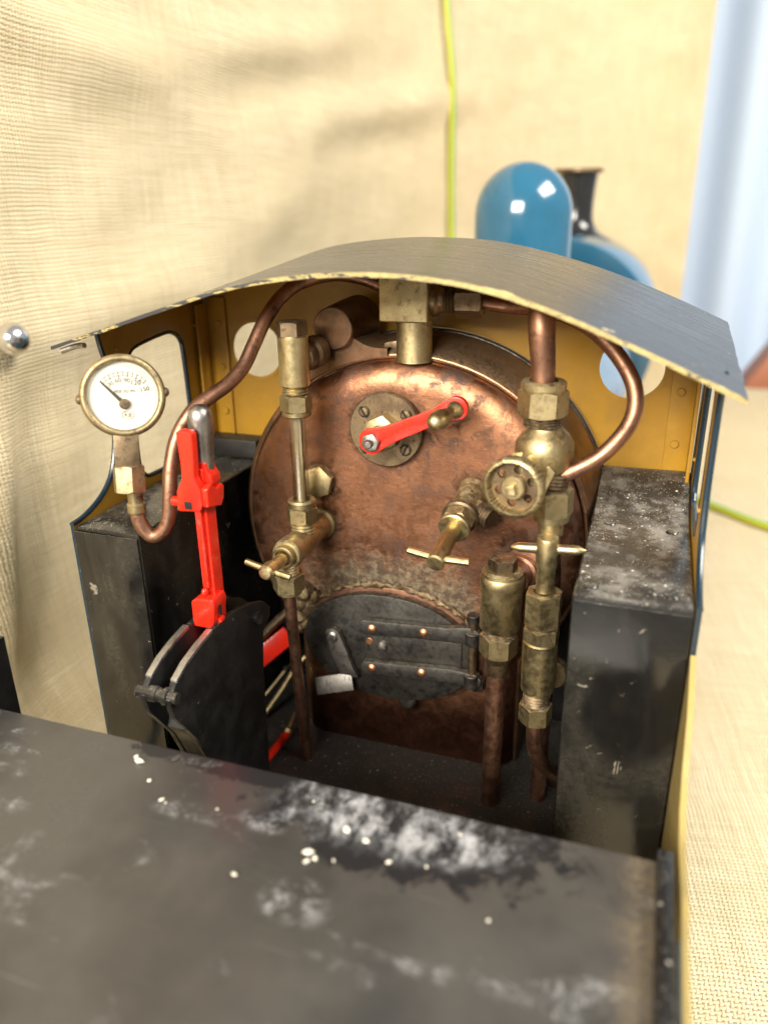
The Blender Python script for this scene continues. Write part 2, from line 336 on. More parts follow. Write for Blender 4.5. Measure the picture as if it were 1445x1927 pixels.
def wire_mat():
    t = NT('yellow_green_insulation')
    uv = t.n.new('ShaderNodeUVMap'); uv.uv_map = 'cloth'
    s = t.sep(uv.outputs[0])
    k = t.ramp(t.math('ABSOLUTE', t.math('SUBTRACT', t.math('FRACT', t.math('ADD', s[1], 0.65)), 0.5)), 0.17, 0.2)
    return t.set(color=t.mix(k, (0.62, 0.60, 0.03), (0.09, 0.38, 0.05)), rough=0.35)
M['wire'] = wire_mat()

# ------------------------------------------------------------------ mesh helpers
def frame(d, up=None):
    d = Vector(d).normalized()
    u = Vector(up) if up else (Vector((0, 0, 1)) if abs(d.z) < 0.9 else Vector((0, 1, 0)))
    x = u.cross(d).normalized(); y = d.cross(x)
    return x, y, d

class MB:
    def __init__(s): s.v = []; s.f = []; s.m = []; s.uv = {}
    def add(s, vs, fs, mi=0):
        o = len(s.v); s.v += [Vector(p) for p in vs]
        for f in fs: s.f.append(tuple(i+o for i in f)); s.m.append(mi)
        return s
    def box(s, lo, hi, mi=0):
        x0, y0, z0 = lo; x1, y1, z1 = hi
        return s.add([(x0,y0,z0),(x1,y0,z0),(x1,y1,z0),(x0,y1,z0),(x0,y0,z1),(x1,y0,z1),(x1,y1,z1),(x0,y1,z1)],
                     [(3,2,1,0),(4,5,6,7),(0,1,5,4),(1,2,6,5),(2,3,7,6),(3,0,4,7)], mi)
    def obox(s, c, x, y, z, hx, hy, hz, mi=0):
        c = Vector(c); x, y, z = Vector(x), Vector(y), Vector(z)
        P = [c+x*hx*a+y*hy*b+z*hz*d for d in (-1, 1) for b in (-1, 1) for a in (-1, 1)]
        return s.add(P, [(2,3,1,0),(4,5,7,6),(0,1,5,4),(1,3,7,5),(3,2,6,7),(2,0,4,6)], mi)
    def lathe(s, o, d, prof, seg=28, mi=0, wob=None):
        o = Vector(o); x, y, d = frame(d)
        rings = []; vs = []; fs = []
        for r, h in prof:
            if r <= 1e-6: rings.append([len(vs)]); vs.append(o+d*h)
            else:
                rings.append(list(range(len(vs), len(vs)+seg)))
                for k in range(seg):
                    a = 2*math.pi*k/seg; rr = r*(wob(a, h) if wob else 1)
                    vs.append(o+d*h+(x*math.cos(a)+y*math.sin(a))*rr)
        for A, B in zip(rings, rings[1:]):
            for k in range(seg):
                k2 = (k+1) % seg
                if len(A) == 1 and len(B) == 1: continue
                if len(A) == 1: fs.append((A[0], B[k2], B[k]))
                elif len(B) == 1: fs.append((A[k], A[k2], B[0]))
                else: fs.append((A[k], A[k2], B[k2], B[k]))
        closed = tuple(prof[0]) == tuple(prof[-1])
        if len(rings[0]) > 1 and not closed: fs.append(tuple(reversed(rings[0])))
        if len(rings[-1]) > 1 and not closed: fs.append(tuple(rings[-1]))
        return s.add(vs, fs, mi)
    def cyl(s, o, d, r, h, seg=24, ch=0.25, mi=0):
        c = min(ch, r*0.4, h*0.4)
        return s.lathe(o, d, [(r-c, 0), (r, c), (r, h-c), (r-c, h)], seg, mi)
    def hexn(s, o, d, af, h, rot=0.0, n=6, hole=0.0, mi=0, top=True, bot=True):
        """hexagon nut with the curved chamfers a turned nut has"""
        o = Vector(o); x, y, d = frame(d); a = af/2; sub = 6; N = n*sub
        rc = a*1.0; tan = 0.55
        vs = []; 
        def ring(fr, fz):
            base = len(vs)
            for k in range(N):
                th = 2*math.pi*k/N
                loc = (th % (2*math.pi/n)) - math.pi/n
                r = a/math.cos(loc); rr, zz = fr(r), fz(r)
                vs.append(o+d*zz+(x*math.cos(th+rot)+y*math.sin(th+rot))*rr)
            return list(range(base, base+N))
        rs = []
        if hole and bot: pass
        rs.append(ring(lambda r: rc*0.97, lambda r: 0))
        rs.append(ring(lambda r: r, lambda r: max(0.05, (r-rc*0.97)*tan) if bot else 0.02))
        rs.append(ring(lambda r: r, lambda r: h-(max(0.05, (r-rc*0.97)*tan) if top else 0.02)))
        rs.append(ring(lambda r: rc*0.97, lambda r: h))
        if hole:
            rs.append(ring(lambda r: hole, lambda r: h-0.15)); rs.append(ring(lambda r: hole*0.98, lambda r: h-1.2))
        fs = []
        for A, B in zip(rs, rs[1:]):
            for k in range(N): fs.append((A[k], A[(k+1) % N], B[(k+1) % N], B[k]))
        fs.append(tuple(reversed(rs[0]))); fs.append(tuple(rs[-1]))
        return s.add(vs, fs, mi)
    def thread(s, o, d, r, h, pitch=1.0, seg=24, mi=0):
        n = max(2, int(h/pitch)); p = []
        for k in range(n): p += [(r*0.88, h*k/n), (r, h*(k+0.5)/n)]
        p.append((r*0.88, h)); return s.lathe(o, d, p, seg, mi)
    def tube(s, pts, r, seg=14, sub=6, mi=0, smooth=True, flat=None, uvs=False):
        P = [Vector(p) for p in pts]
        rad = r if isinstance(r, (list, tuple)) else [r]*len(P)
        if smooth and len(P) > 2:
            Q = []; RR = []
            for i in range(len(P)-1):
                p0 = P[max(i-1, 0)]; p1 = P[i]; p2 = P[i+1]; p3 = P[min(i+2, len(P)-1)]
                for k in range(sub):
                    t = k/sub
                    Q.append(0.5*((2*p1)+(p2-p0)*t+(2*p0-5*p1+4*p2-p3)*t*t+(3*p1-p0-3*p2+p3)*t**3)); RR.append(rad[i]*(1-t)+rad[i+1]*t)
            Q.append(P[-1]); RR.append(rad[-1])
        else: Q, RR = P, list(rad)
        T = [(Q[min(i+1, len(Q)-1)]-Q[max(i-1, 0)]).normalized() for i in range(len(Q))]
        x, y, _ = frame(T[0]); vs = []; fs = []
        base = len(s.v); L = 0
        for i, q in enumerate(Q):
            if i:
                L += (Q[i]-Q[i-1]).length
                x = (x - T[i]*x.dot(T[i])).normalized(); y = T[i].cross(x)
            for k in range(seg):
                a = 2*math.pi*k/seg
                vs.append(q+(x*math.cos(a)+y*math.sin(a))*RR[i])
        for i in range(len(Q)-1):
            for k in range(seg):
                fs.append((i*seg+k, i*seg+(k+1) % seg, (i+1)*seg+(k+1) % seg, (i+1)*seg+k))
        fs.append(tuple(reversed(range(seg)))); fs.append(tuple((len(Q)-1)*seg+k for k in range(seg)))
        return s.add(vs, fs, mi)
    def prism(s, poly, o, ux, uy, th, mi=0, side=None, back=None):
        """outline (2-D points) in the plane ux, uy at o, pushed out by th along ux x uy"""
        o, ux, uy = Vector(o), Vector(ux).normalized(), Vector(uy).normalized(); n = ux.cross(uy)
        A = [o+ux*a+uy*b for a, b in poly]; k = len(A)
        B = [p+n*th for p in A]
        o_ = len(s.v); s.v += A+B
        s.f.append(tuple(o_+i for i in reversed(range(k)))); s.m.append(mi if back is None else back)
        s.f.append(tuple(o_+k+i for i in range(k))); s.m.append(mi)
        for i in range(k):
            j = (i+1) % k
            s.f.append((o_+i, o_+j, o_+k+j, o_+k+i)); s.m.append(mi if side is None else side)
        return s
    def sphere(s, c, r, seg=20, rings=12, mi=0, d=(0, 0, 1), sq=1.0):
        p = [(r*math.sin(math.pi*i/rings), -r*sq*math.cos(math.pi*i/rings)) for i in range(rings+1)]
        p[0] = (0, p[0][1]); p[-1] = (0, p[-1][1])
        return s.lathe(c, d, p, seg, mi)
    def build(s, name, mats, parent=None, bevel=0.0, sharp=30, origin=None, label=None, seg=2, warp=None):
        if not isinstance(mats, (list, tuple)): mats = [mats]
        me = bpy.data.meshes.new(name)
        if origin is None:
            lo = Vector([min(p[i] for p in s.v) for i in range(3)]); hi = Vector([max(p[i] for p in s.v) for i in range(3)])
            origin = (lo+hi)/2
        origin = Vector(origin)
        bm = bmesh.new()
        vv = [bm.verts.new((p-origin)*S) for p in s.v]
        for f, mi in zip(s.f, s.m):
            try:
                q = bm.faces.new([vv[i] for i in f]); q.material_index = mi; q.smooth = True
            except ValueError: pass
        bmesh.ops.recalc_face_normals(bm, faces=bm.faces)
        if bevel:
            ed = [e for e in bm.edges if len(e.link_faces) == 2 and e.calc_face_angle(0) > R_(30)]
            bmesh.ops.bevel(bm, geom=ed, offset=bevel*S, segments=seg, profile=0.6, affect='EDGES', clamp_overlap=True)
            for q in bm.faces: q.smooth = True
        if warp:
            for v in bm.verts: v.co = (warp(v.co/S+origin)-origin)*S
        bm.to_mesh(me); bm.free()
        me.set_sharp_from_angle(angle=R_(sharp))
        for m in mats: me.materials.append(M[m] if isinstance(m, str) else m)
        o = bpy.data.objects.new(name, me); COL.objects.link(o)
        return attach(o, parent, origin, label)

WORLD = {}
def attach(o, parent, origin, label=None):
    origin = Vector(origin); WORLD[o.name] = origin
    if parent is not None:
        o.parent = parent; o.location = (origin-WORLD[parent.name])*S
    else: o.location = origin*S
    if label: o['label'] = label
    return o
def group(name, parent, origin, label=None):
    o = bpy.data.objects.new(name, None); o.empty_display_size = 0.005; COL.objects.link(o)
    return attach(o, parent, origin, label)
def clone(src, parent, origin, label=None, rot=None):
    o = src.copy(); COL.objects.link(o)
    if label is None and 'label' in o: del o['label']
    attach(o, parent, origin, label)
    if rot: o.rotation_euler = rot
    return o
def tag(o, label, cat=None, grp=None, kind=None):
    o['label'] = label
    if cat: o['category'] = cat
    if grp: o['group'] = grp
    if kind: o['kind'] = kind
    return o
def arc(cx, cy, r, a0, a1, n):
    return [(cx+r*math.cos(R_(a0+(a1-a0)*k/n)), cy+r*math.sin(R_(a0+(a1-a0)*k/n))) for k in range(n+1)]
def lerp_curve(pts, x):
    if x <= pts[0][0]: return pts[0][1]
    for i in range(len(pts)-1):
        (a, za), (b, zb) = pts[i], pts[i+1]
        if x <= b:
            t = (x-a)/(b-a)
            p0 = pts[max(i-1, 0)]; p3 = pts[min(i+2, len(pts)-1)]
            m1 = (zb-p0[1])/(b-p0[0])*(b-a); m2 = (p3[1]-za)/(p3[0]-a)*(b-a)
            return (2*t**3-3*t*t+1)*za+(t**3-2*t*t+t)*m1+(-2*t**3+3*t*t)*zb+(t**3-t*t)*m2
    return pts[-1][1]
TZ = -150.0      # table top

# ------------------------------------------------------------------ the setting: burlap backdrop and cloth on the table
def gauss(u, v, cu, cv, ru, rv, ang):
    c, s_ = math.cos(R_(ang)), math.sin(R_(ang))
    a = ((u-cu)*c+(v-cv)*s_)/ru; b = (-(u-cu)*s_+(v-cv)*c)/rv
    return math.exp(-a*a-b*b)
def cloth(name, NU, NV, fn, label):
    vs = []; fs = []; uvs = []
    for j in range(NV+1):
        for i in range(NU+1):
            p, uv = fn(i/NU, j/NV); vs.append(p*S); uvs.append(uv)
    for j in range(NV):
        for i in range(NU):
            a = j*(NU+1)+i; fs.append((a, a+1, a+NU+2, a+NU+1))
    me = bpy.data.meshes.new(name); me.from_pydata(vs, [], fs)
    ul = me.uv_layers.new(name='cloth')
    for lp in me.loops: ul.data[lp.index].uv = uvs[lp.vertex_index]
    for p in me.polygons: p.use_smooth = True
    me.materials.append(M['burlap'])
    o = bpy.data.objects.new(name, me); COL.objects.link(o); WORLD[o.name] = Vector((0, 0, 0))
    return tag(o, label, kind='structure')
# plan of the hanging cloth: along the engine's left side, then round behind its front end
PLAN = [Vector((-215, -420+60*k, 0)) for k in range(3)]
PLAN = [Vector((-200+0.0*k, -420+87*k, 0)) for k in range(10)]
PLAN += [Vector((-200+310*(1-math.cos(t)), 450+500*math.sin(t), 0)) for t in [R_(90*k/16) for k in range(1, 17)]]
PL = [0.0]
for a, b in zip(PLAN, PLAN[1:]): PL.append(PL[-1]+(b-a).length)
def plan_at(s_):
    for i in range(len(PLAN)-1):
        if s_ <= PL[i+1] or i == len(PLAN)-2:
            t = (s_-PL[i])/(PL[i+1]-PL[i]); d = (PLAN[i+1]-PLAN[i]).normalized()
            return PLAN[i].lerp(PLAN[i+1], t), Vector((d.y, -d.x, 0))
WALLTOP = 620.0
def wall_fn(a, b):
    s_ = a*PL[-1]; z = TZ-2+b*(WALLTOP-TZ)
    p, n = plan_at(s_)
    q = 0
    wz = z+9*mnoise.noise(Vector((s_*0.012, z*0.01, 21)))
    q += 8*gauss(s_, wz, 745, 224, 150, 16, 11)-3.5*gauss(s_, wz, 735, 197, 130, 15, 11)
    q += 9*gauss(s_, wz, 985, 206, 210, 17, 9)-4*gauss(s_, wz, 975, 174, 180, 16, 9)
    q += 8*gauss(s_, wz, 520, 190, 150, 18, -9)+6*gauss(s_, wz, 480, 60, 120, 16, 7)
    q += 7*gauss(s_, z, 560, 300, 110, 30, -12)+7*gauss(s_, z, 700, 110, 140, 30, 14)+6*gauss(s_, z, 600, 60, 130, 22, -10)
    q += 8*gauss(s_, z, 428, -20, 9, 75, -12)-5*gauss(s_, z, 444, -35, 10, 70, -14)
    q += 6*gauss(s_, z, 1120, 170, 60, 110, 20)+9*gauss(s_, z, 1210, 60, 60, 26, 40)-7*gauss(s_, z, 1190, 20, 60, 30, 30)
    q += 5*mnoise.noise(Vector((s_*0.006, z*0.009, 3)))+2.2*mnoise.noise(Vector((s_*0.02, z*0.028, 7)))
    # sag into the foot of the wall
    foot = max(0.0, 1-(z-TZ)/70.0)
    q += 26*foot*foot
    p = p+n*q; return Vector((p.x, p.y, z)), (s_, z)
cloth('burlap_backdrop', 150, 90, wall_fn, 'cream burlap cloth hung as a backdrop behind the model locomotive')
def table_fn(a, b):
    x = -196+a*820; y = -480+b*1500
    z = TZ+1.6*mnoise.noise(Vector((x*0.008, y*0.008, 1)))+0.7*mnoise.noise(Vector((x*0.03, y*0.03, 5)))
    return Vector((x, y, z)), (x*0.985+y*0.17, y*0.985-x*0.17)
cloth('burlap_tablecloth', 90, 120, table_fn, 'cream burlap cloth covering the table under the model locomotive')

# ------------------------------------------------------------------ the locomotive
loco = group('model_locomotive', None, (0, 0, TZ))
tag(loco, 'blue and black model steam locomotive seen into its open cab with copper backhead', 'locomotive')

# --- roof
ROOF_A = [(-104, 73.6), (-82, 80.2), (-61, 86.6), (-33, 94.2), (-2, 97.6), (27, 96.2), (50, 90.9), (77, 80.6), (103.8, 69.0)]
ROOF_B = [(-104, 79.5), (-82, 87.0), (-61, 94.6), (-43, 100.0), (-17, 103.0), (2.5, 103.3), (24, 101.7), (49, 96.2), (73, 88.4), (91.5, 80.9), (105, 75.0)]
def roof_z(x, y):
    t = (y+47)/92.0
    return lerp_curve(ROOF_A, x)*(1-t)+lerp_curve(ROOF_B, x)*t
def make_roof():
    NX, NY = 84, 14; top = []; 
    for j in range(NY+1):
        for i in range(NX+1):
            y = -47+92*j/NY; x = -104+208*i/NX
            z = roof_z(x, y)+0.12*mnoise.noise(Vector((x*0.05, y*0.05, 0)))
            if i == NX: x += 0.9*mnoise.noise(Vector((0, y*0.25, 4))); z += 0.5*mnoise.noise(Vector((0, y*0.3, 9)))
            if j == 0: y += 0.35*mnoise.noise(Vector((x*0.12, 0, 2)))
            top.append((x, y, z))
    n = len(top); bot = [(x, y, z-0.8) for x, y, z in top]; mb = MB()
    fs = []; ms = []
    W = NX+1
    for j in range(NY):
        for i in range(NX):
            a = j*W+i; fs.append((a, a+1, a+W+1, a+W)); ms.append(0); fs.append((n+a, n+a+W, n+a+W+1, n+a+1)); ms.append(1)
    def rim(idx):
        for a, b in zip(idx, idx[1:]): fs.append((a, n+a, n+b, b)); ms.append(2)
    rim([i for i in range(W)]); rim([j*W for j in range(NY, -1, -1)]); rim([NY*W+i for i in range(NX, -1, -1)]); rim([j*W+NX for j in range(NY+1)])
    mb.v = [Vector(p) for p in top+bot]; mb.f = fs; mb.m = ms
    r = mb.build('cab_roof', ['roof', 'ochre', 'roof_edge'], loco, origin=(0, 0, 0), label='curved dark grey cab roof with chipped yellow rear edge')
    # beading soldered along the rear edge
    b = MB(); P = []
    for i in range(NX+1):
        x = -103.6+207.2*i/NX; w = 0.25*mnoise.noise(Vector((x*0.2, 1, 0)))
        z = roof_z(x, -47)
        P.append([(x, -47.7, z-1.1+w), (x, -47.7, z-0.12+0.3*w), (x, -46.6, z+0.1), (x, -46.6, z-1.1+w)])
    vs = [p for q in P for p in q]; fs = []
    for i in range(NX):
        for k in range(4):
            a = i*4+k; c = i*4+(k+1) % 4; fs.append((a, a+4, c+4, c))
    fs.append((0, 1, 2, 3)); fs.append(tuple(NX*4+k for k in (3, 2, 1, 0)))
    b.add(vs, fs).build('edge_bead', 'roof_edge', r, origin=(0, 0, 0), label='yellow edge strip of the roof, black paint chipped away')
    # carlin under the roof on the left
    for (x, y) in ((-52, -20), (-60, -8)):
        MB().sphere((x, y, roof_z(x, y)-1.2), 1.3, 12, 8).build('rivet', 'steel', r)
    # broken solder at the left corner
    MB().tube([(-101, -46, 72.0), (-96, -45, 73.6), (-92, -45.5, 74.2)], 0.9, 8).build('bent_strip', 'steel', r)
    return r
make_roof()

# --- front (spectacle) plate with two round windows and the hole for the boiler
FY = 38.0
def strip_with_holes():
    """plate in XZ at y=FY, cut as a grid of columns between the hole outlines"""
    bm = MB(); th = 1.2
    outer = []
    for i in range(41): x = -98+196*i/40; outer.append((x, roof_z(x, FY)-0.7))
    # bottom outline goes over the boiler
    R = 71.4; zb = 12.0
    a0 = math.degrees(math.asin(zb/R))
    hole = arc(0, 0, R, a0, 180-a0, 48)
    poly = [(98, zb)]+list(reversed(outer))[0:]+[(-98, zb)]+list(reversed(hole))
    return poly
def plate_mesh():
    poly = strip_with_holes()
    bm = bmesh.new()
    def loop(pts):
        vs = [bm.verts.new((x*S, 0, z*S)) for x, z in pts]
        return [bm.edges.new((vs[i], vs[(i+1) % len(vs)])) for i in range(len(vs))]
    es = loop(poly)
    for cx in (-75.0, 74.2): es += loop(arc(cx, 59.6, 11.6, 0, 351, 39))
    bmesh.ops.triangle_fill(bm, use_beauty=True, use_dissolve=False, edges=es, normal=(0, -1, 0))
    bad = [f for f in bm.faces if any((f.calc_center_median().x/S-cx)**2+(f.calc_center_median().z/S-59.6)**2 < 11.3**2 for cx in (-75.0, 74.2))]
    bmesh.ops.delete(bm, geom=bad, context='FACES_ONLY')
    ext = bmesh.ops.extrude_face_region(bm, geom=bm.faces[:])
    for v in ext['geom']:
        if isinstance(v, bmesh.types.BMVert): v.co.y += 1.2*S
    bmesh.ops.recalc_face_normals(bm, faces=bm.faces)
    for f in bm.faces:
        f.material_index = 1 if f.normal.y > 0.5 else 0
        f.smooth = True
    me = bpy.data.meshes.new('front_plate'); bm.to_mesh(me); bm.free()
    me.set_sharp_from_angle(angle=R_(35))
    me.materials.append(M['ochre']); me.materials.append(M['blue'])
    o = bpy.data.objects.new('front_plate', me); COL.objects.link(o)
    return attach(o, loco, (0, FY, 0), 'ochre yellow cab front plate with two round window openings')
fp = plate_mesh()
for sx in (-1, 1):
    # corner angle: one leg on the plate, one on the side sheet
    b = MB().box((sx*97.2-(9 if sx > 0 else 0), FY-1.3, 20) , (sx*97.2+(0 if sx > 0 else 9), FY-0.1, roof_z(sx*92, FY)-2.5))
    b.box((sx*96.9-0.6, FY-9.5, 20), (sx*96.9+0.6, FY-1.3, roof_z(sx*96, FY)-3.5))
    a = b.build('corner_angle', 'ochre', fp, bevel=0.25)
    for z in (33, 52, 70):
        MB().cyl((sx*91.5, FY-1.2, z), (0, -1, 0), 1.5, 1.0, 14).build('rivet', 'ochre', fp)
    # window rim
    MB().lathe((-75 if sx < 0 else 74.2, FY-0.35, 59.6), (0, 1, 0), [(11.2, 0), (12.6, 0), (12.6, 0.6), (11.2, 0.6), (11.2, 0)], 40).build('window_rim', 'ochre', fp)

for x0, x1 in ((-98.3, -47.6), (47.6, 98.3)):
    MB().box((x0, FY+0.2, -97), (x1, FY+1.4, 11.8)).build('lower_front_panel', 'black_plain', fp)

# --- cab side sheets with their openings
def side_sheet(sx):
    x_in = sx*98.6
    zt = lambda y: roof_z(sx*98, y)-0.8
    poly = [(-30.0, zt(-30)), (-29, 70), (-27, 63), (-26.5, 56), (-27.5, 44), (-30, 33), (-34, 25), (-41, 19.5), (-50, 16.2), (-56.8, 15.4), (-56.8, -96), (44, -96), (44, zt(40))]
    poly = [(y, z) for y, z in poly]
    win = [(-17, 62), (-14.5, 66), (-9, 68.2), (8, 70), (14, 69.4), (18.4, 66.5), (20.2, 61), (21, 40), (20.6, 24), (18, 19.5), (14, 18.2), (-10, 18.2), (-14.5, 19.8), (-17, 24)]
    bm = bmesh.new()
    def loop(pts):
        vs = [bm.verts.new((0, y*S, z*S)) for y, z in pts]
        return [bm.edges.new((vs[i], vs[(i+1) % len(vs)])) for i in range(len(vs))]
    es = loop(poly)+loop(win)
    bmesh.ops.triangle_fill(bm, use_beauty=True, use_dissolve=False, edges=es, normal=(-sx, 0, 0))
    ext = bmesh.ops.extrude_face_region(bm, geom=bm.faces[:])
    for v in ext['geom']:
        if isinstance(v, bmesh.types.BMVert): v.co.x += sx*1.4*S
    bmesh.ops.recalc_face_normals(bm, faces=bm.faces)
    for f in bm.faces: f.material_index = 0 if f.normal.x*sx < -0.5 else (1 if abs(f.normal.x) > 0.5 else 2)
    me = bpy.data.meshes.new('side_sheet'); bm.to_mesh(me); bm.free()
    for m in ('ochre', 'blue', 'blue_dark'): me.materials.append(M[m])
    o = bpy.data.objects.new('side_sheet', me); COL.objects.link(o)
    attach(o, loco, (x_in, 0, 0), 'cab side sheet beside the pressure gauge, ochre inside with a tall opening' if sx < 0 else 'cab side sheet by the dusty tank, edge painted blue')
    # half-round beading round the opening
    MB().tube([(x_in+sx*0.7, y, z) for y, z in win+win[:1]], 0.95, 8, 3).build('opening_bead', 'blue_dark', o)
    MB().tube([(x_in+sx*0.7, y, z) for y, z in poly[0:10]], 0.95, 8, 3).build('edge_bead', 'blue_dark', o)
    for (y, z) in ((-22, 69), (29, 70), (29, 30), (-22, 30)):
        MB().sphere((x_in-sx*0.1, y, z), 0.8, 12, 8).build('rivet', 'ochre', o)
    return o
for sx in (-1, 1): side_sheet(sx)

# --- side tanks inside the cab
def tank(x0, x1, lab):
    if x0 > 0: prof = [(-57, -96), (36.8, -96), (36.8, 23.2), (33, 22.6), (27, 21.0), (20, 18.6), (12, 16.5), (4, 15.3), (-6, 15.0), (-20, 15.2), (-40, 14.8), (-57, 15)]
    else: prof = [(-57, -96), (36.8, -96), (36.8, 15), (-57, 15)]
    b = MB().prism(prof, (x0, 0, 0), (0, 1, 0), (0, 0, 1), x1-x0)
    def warp(p):
        n = mnoise.noise(p*0.03)
        return p+Vector((0, 0.5*n if p.y < -50 else 0, 0.5*mnoise.noise(p*0.05+Vector((9, 0, 0))) if p.z > 10 else 0))
    t = b.build('side_tank', 'black_dusty' if x0 > 0 else 'black', loco, bevel=1.3, seg=3, label=lab, warp=warp)
    if x0 < 0: MB().box((x0+0.6, 27, 15.2), (x1-0.6, 36.9, 23.2)).build('tank_step', 'floor_black', t, bevel=0.8)
    for (fx, y) in ((0.14, -50), (0.82, -50), (0.2, -2), (0.82, -4)):
        x = x0+(x1-x0)*fx
        c = MB().lathe((x, y, 14.6), (0, 0, 1), [(2.0, 0), (2.0, 0.5), (1.7, 0.8), (0, 0.85)], 16).build('screw_head', 'black_dusty' if x0 > 0 else 'black', t)
    # lapped front plate
    MB().prism([(x0+0.4, -95.9), (x1-0.4, -95.9), (x1-0.4, 13.6), (x0+0.4, 13.6)], (0, -57.9, 0), (1, 0, 0), (0, 0, 1), -0.7).build('tank_end_plate', 'black', t, bevel=0.3)
    return t
tank(-98.4, -72.5, 'black side tank under the pressure gauge')
tank(66.9, 98.4, 'black side tank with a dust covered top')

# --- cab floor, frames, wheels
fl = MB().box((-72.3, -104, -99), (66.7, 38.0, -95.8)).build('cab_floor', 'floor_black', loco, bevel=0.3, label='black cab floor scattered with grit')
fr = group('underframe', loco, (0, 150, -120), 'black frames and wheels under the engine')
for sx in (-1, 1):
    MB().box((sx*52-1.5, -190, -132), (sx*52+1.5, 600, -99.2)).build('frame_plate', 'black_plain', fr, bevel=0.4)
    MB().box((sx*99-1.5, -200, -104), (sx*99+1.5, 600, -96.2)).build('valance', 'blue', fr, bevel=0.4)
    for y in (-60, 170, 420):
        w = MB().lathe((sx*56, y, -121), (sx, 0, 0), [(0, 0), (29, 0), (29, 2), (26, 3), (26, 10), (22, 10), (21, 6), (7, 6), (7, 11), (0, 11)], 40).build('wheel', 'black_plain', fr)
MB().box((-100, 62, -99.4), (100, 610, -96.5)).build('running_board', 'black_plain', fr, bevel=0.4)

# --- bunker in the foreground
bk = group('bunker', loco, (0, -150, -60), 'scuffed grey black bunker top in the foreground')
b = MB(); NX, NY = 60, 30; vs = []; fs = []
for j in range(NY+1):
    for i in range(NX+1):
        x = -97+194*i/NX; y = -105-115*j/NY
        z = -24+0.25*mnoise.noise(Vector((x*0.04, y*0.04, 2)))-(0.9 if j == 0 else 0)
        if j == 0: y += 0.2*mnoise.noise(Vector((x*0.15, 0, 0)))
        if j == 1: y = -105.9
        vs.append((x, y, z))
for j in range(NY):
    for i in range(NX): a = j*(NX+1)+i; fs.append((a, a+NX+1, a+NX+2, a+1))
b.add(vs, fs)
n0 = len(b.v); W = NX+1
low = [(vs[i][0], vs[i][1], -95) for i in range(W)]
b.v += [Vector(p) for p in low]
for i in range(NX): b.f.append((i, i+1, n0+i+1, n0+i)); b.m.append(0)
b.build('bunker_top', 'bunker', bk, origin=(0, 0, 0))
MB().box((93.4, -222, -26), (97.0, -105.4, -20.2)).build('rim', 'black_plain', bk, bevel=0.8)
MB().box((-99.9, -222, -96), (-97.2, -94.8, -6)).build('side_plate', 'black_plain', bk, bevel=0.3)
# right side sheet of the doorway and bunker: ochre inside, blue out
poly = [(-57.2, 2), (-64, -2), (-72, -7.5), (-80, -18), (-88, -24), (-98, -26.2), (-108, -24.8), (-118, -23), (-124, -24.5), (-222, -25), (-222, -96), (-57.2, -96)]
b = MB(); b.prism(poly, (98.7, 0, 0), (0, 1, 0), (0, 0, 1), 1.5, mi=1, side=0, back=0)
b.build('door_sheet', ['pale_yellow', 'blue'], bk)
MB().box((98.2, -222, -95), (98.68, -124, -25.4)).build('bunker_lining', 'blue', bk)
# crumbs lying on the bunker
crumb = None
cr = random.Random(5)
for (x, y, r) in ((24, -119, 0.8), (29.5, -120.8, 0.65), (36.5, -125, 0.45), (18.2, -128.3, 1.1), (20.3, -129.3, 0.8), (18.8, -130.6, 0.6), (24.5, -128.4, 0.4), (45, -123.6, 0.4), (-31, -119, 0.5), (61, -133, 0.35),
                  (-24, -124, 0.5), (-22.4, -124.6, 0.35), (-9, -122.5, 0.35), (5, -139, 0.5), (-38, -113.5, 0.9), (-40, -112, 0.5), (12.6, -112.6, 0.3), (50, -112, 0.35)):
    if crumb is None:
        m = MB().sphere((0, 0, 0), 1.0, 8, 6)
        m.v = [p*(1+0.75*mnoise.noise(p*1.3+Vector((3, 1, 7)))) for p in m.v]
        crumb = m.build('grit_crumb', 'grit', bk); attach(crumb, bk, (x, y, -23.7+r*0.4)); o = crumb
    else: o = clone(crumb, bk, (x, y, -23.7+r*0.4))
    o.scale = (r*cr.uniform(0.8, 1.6), r*cr.uniform(0.5, 1.1), r*cr.uniform(0.3, 0.6)); o.rotation_euler = (0, 0, cr.uniform(0, 6))

# ------------------------------------------------------------------ boiler
bo = group('boiler', loco, (0, 0, 0), 'copper boiler with tarnished round backhead')
def keyhole(r, w, zb, n=56):
    a = math.degrees(math.acos(min(1, w/r)))
    pts = arc(0, 0, r, -a, 180+a, n)          # from right shoulder over the top to left shoulder
    return pts+[(-w, zb+0.0), (w, zb)]
def rings_mesh(rings, capf=True, capb=False):
    mb = MB(); k = len(rings[0][1]); 
    for y, pts in rings: mb.v += [Vector((x, y, z)) for x, z in pts]
    for i in range(len(rings)-1):
        for j in range(k):
            q = (j+1) % k; mb.f.append((i*k+j, i*k+q, (i+1)*k+q, (i+1)*k+j)); mb.m.append(0)
    if capf: mb.f.append(tuple(range(k))); mb.m.append(0)
    if capb: mb.f.append(tuple((len(rings)-1)*k+j for j in range(k))); mb.m.append(0)
    return mb
rg = []
for k in range(9):
    p = R_(90*k/8); ins = 11.0*(1-math.sin(p)); y = 6.5*(1-math.cos(p))
    rg.append((y, keyhole(65-ins, 44-ins, -97)))
rg.append((12, keyhole(65, 44, -97)))
rings_mesh(rg).build('backhead', 'backhead', bo, origin=(0, 0, 0), sharp=60, label='tarnished copper backhead plate')
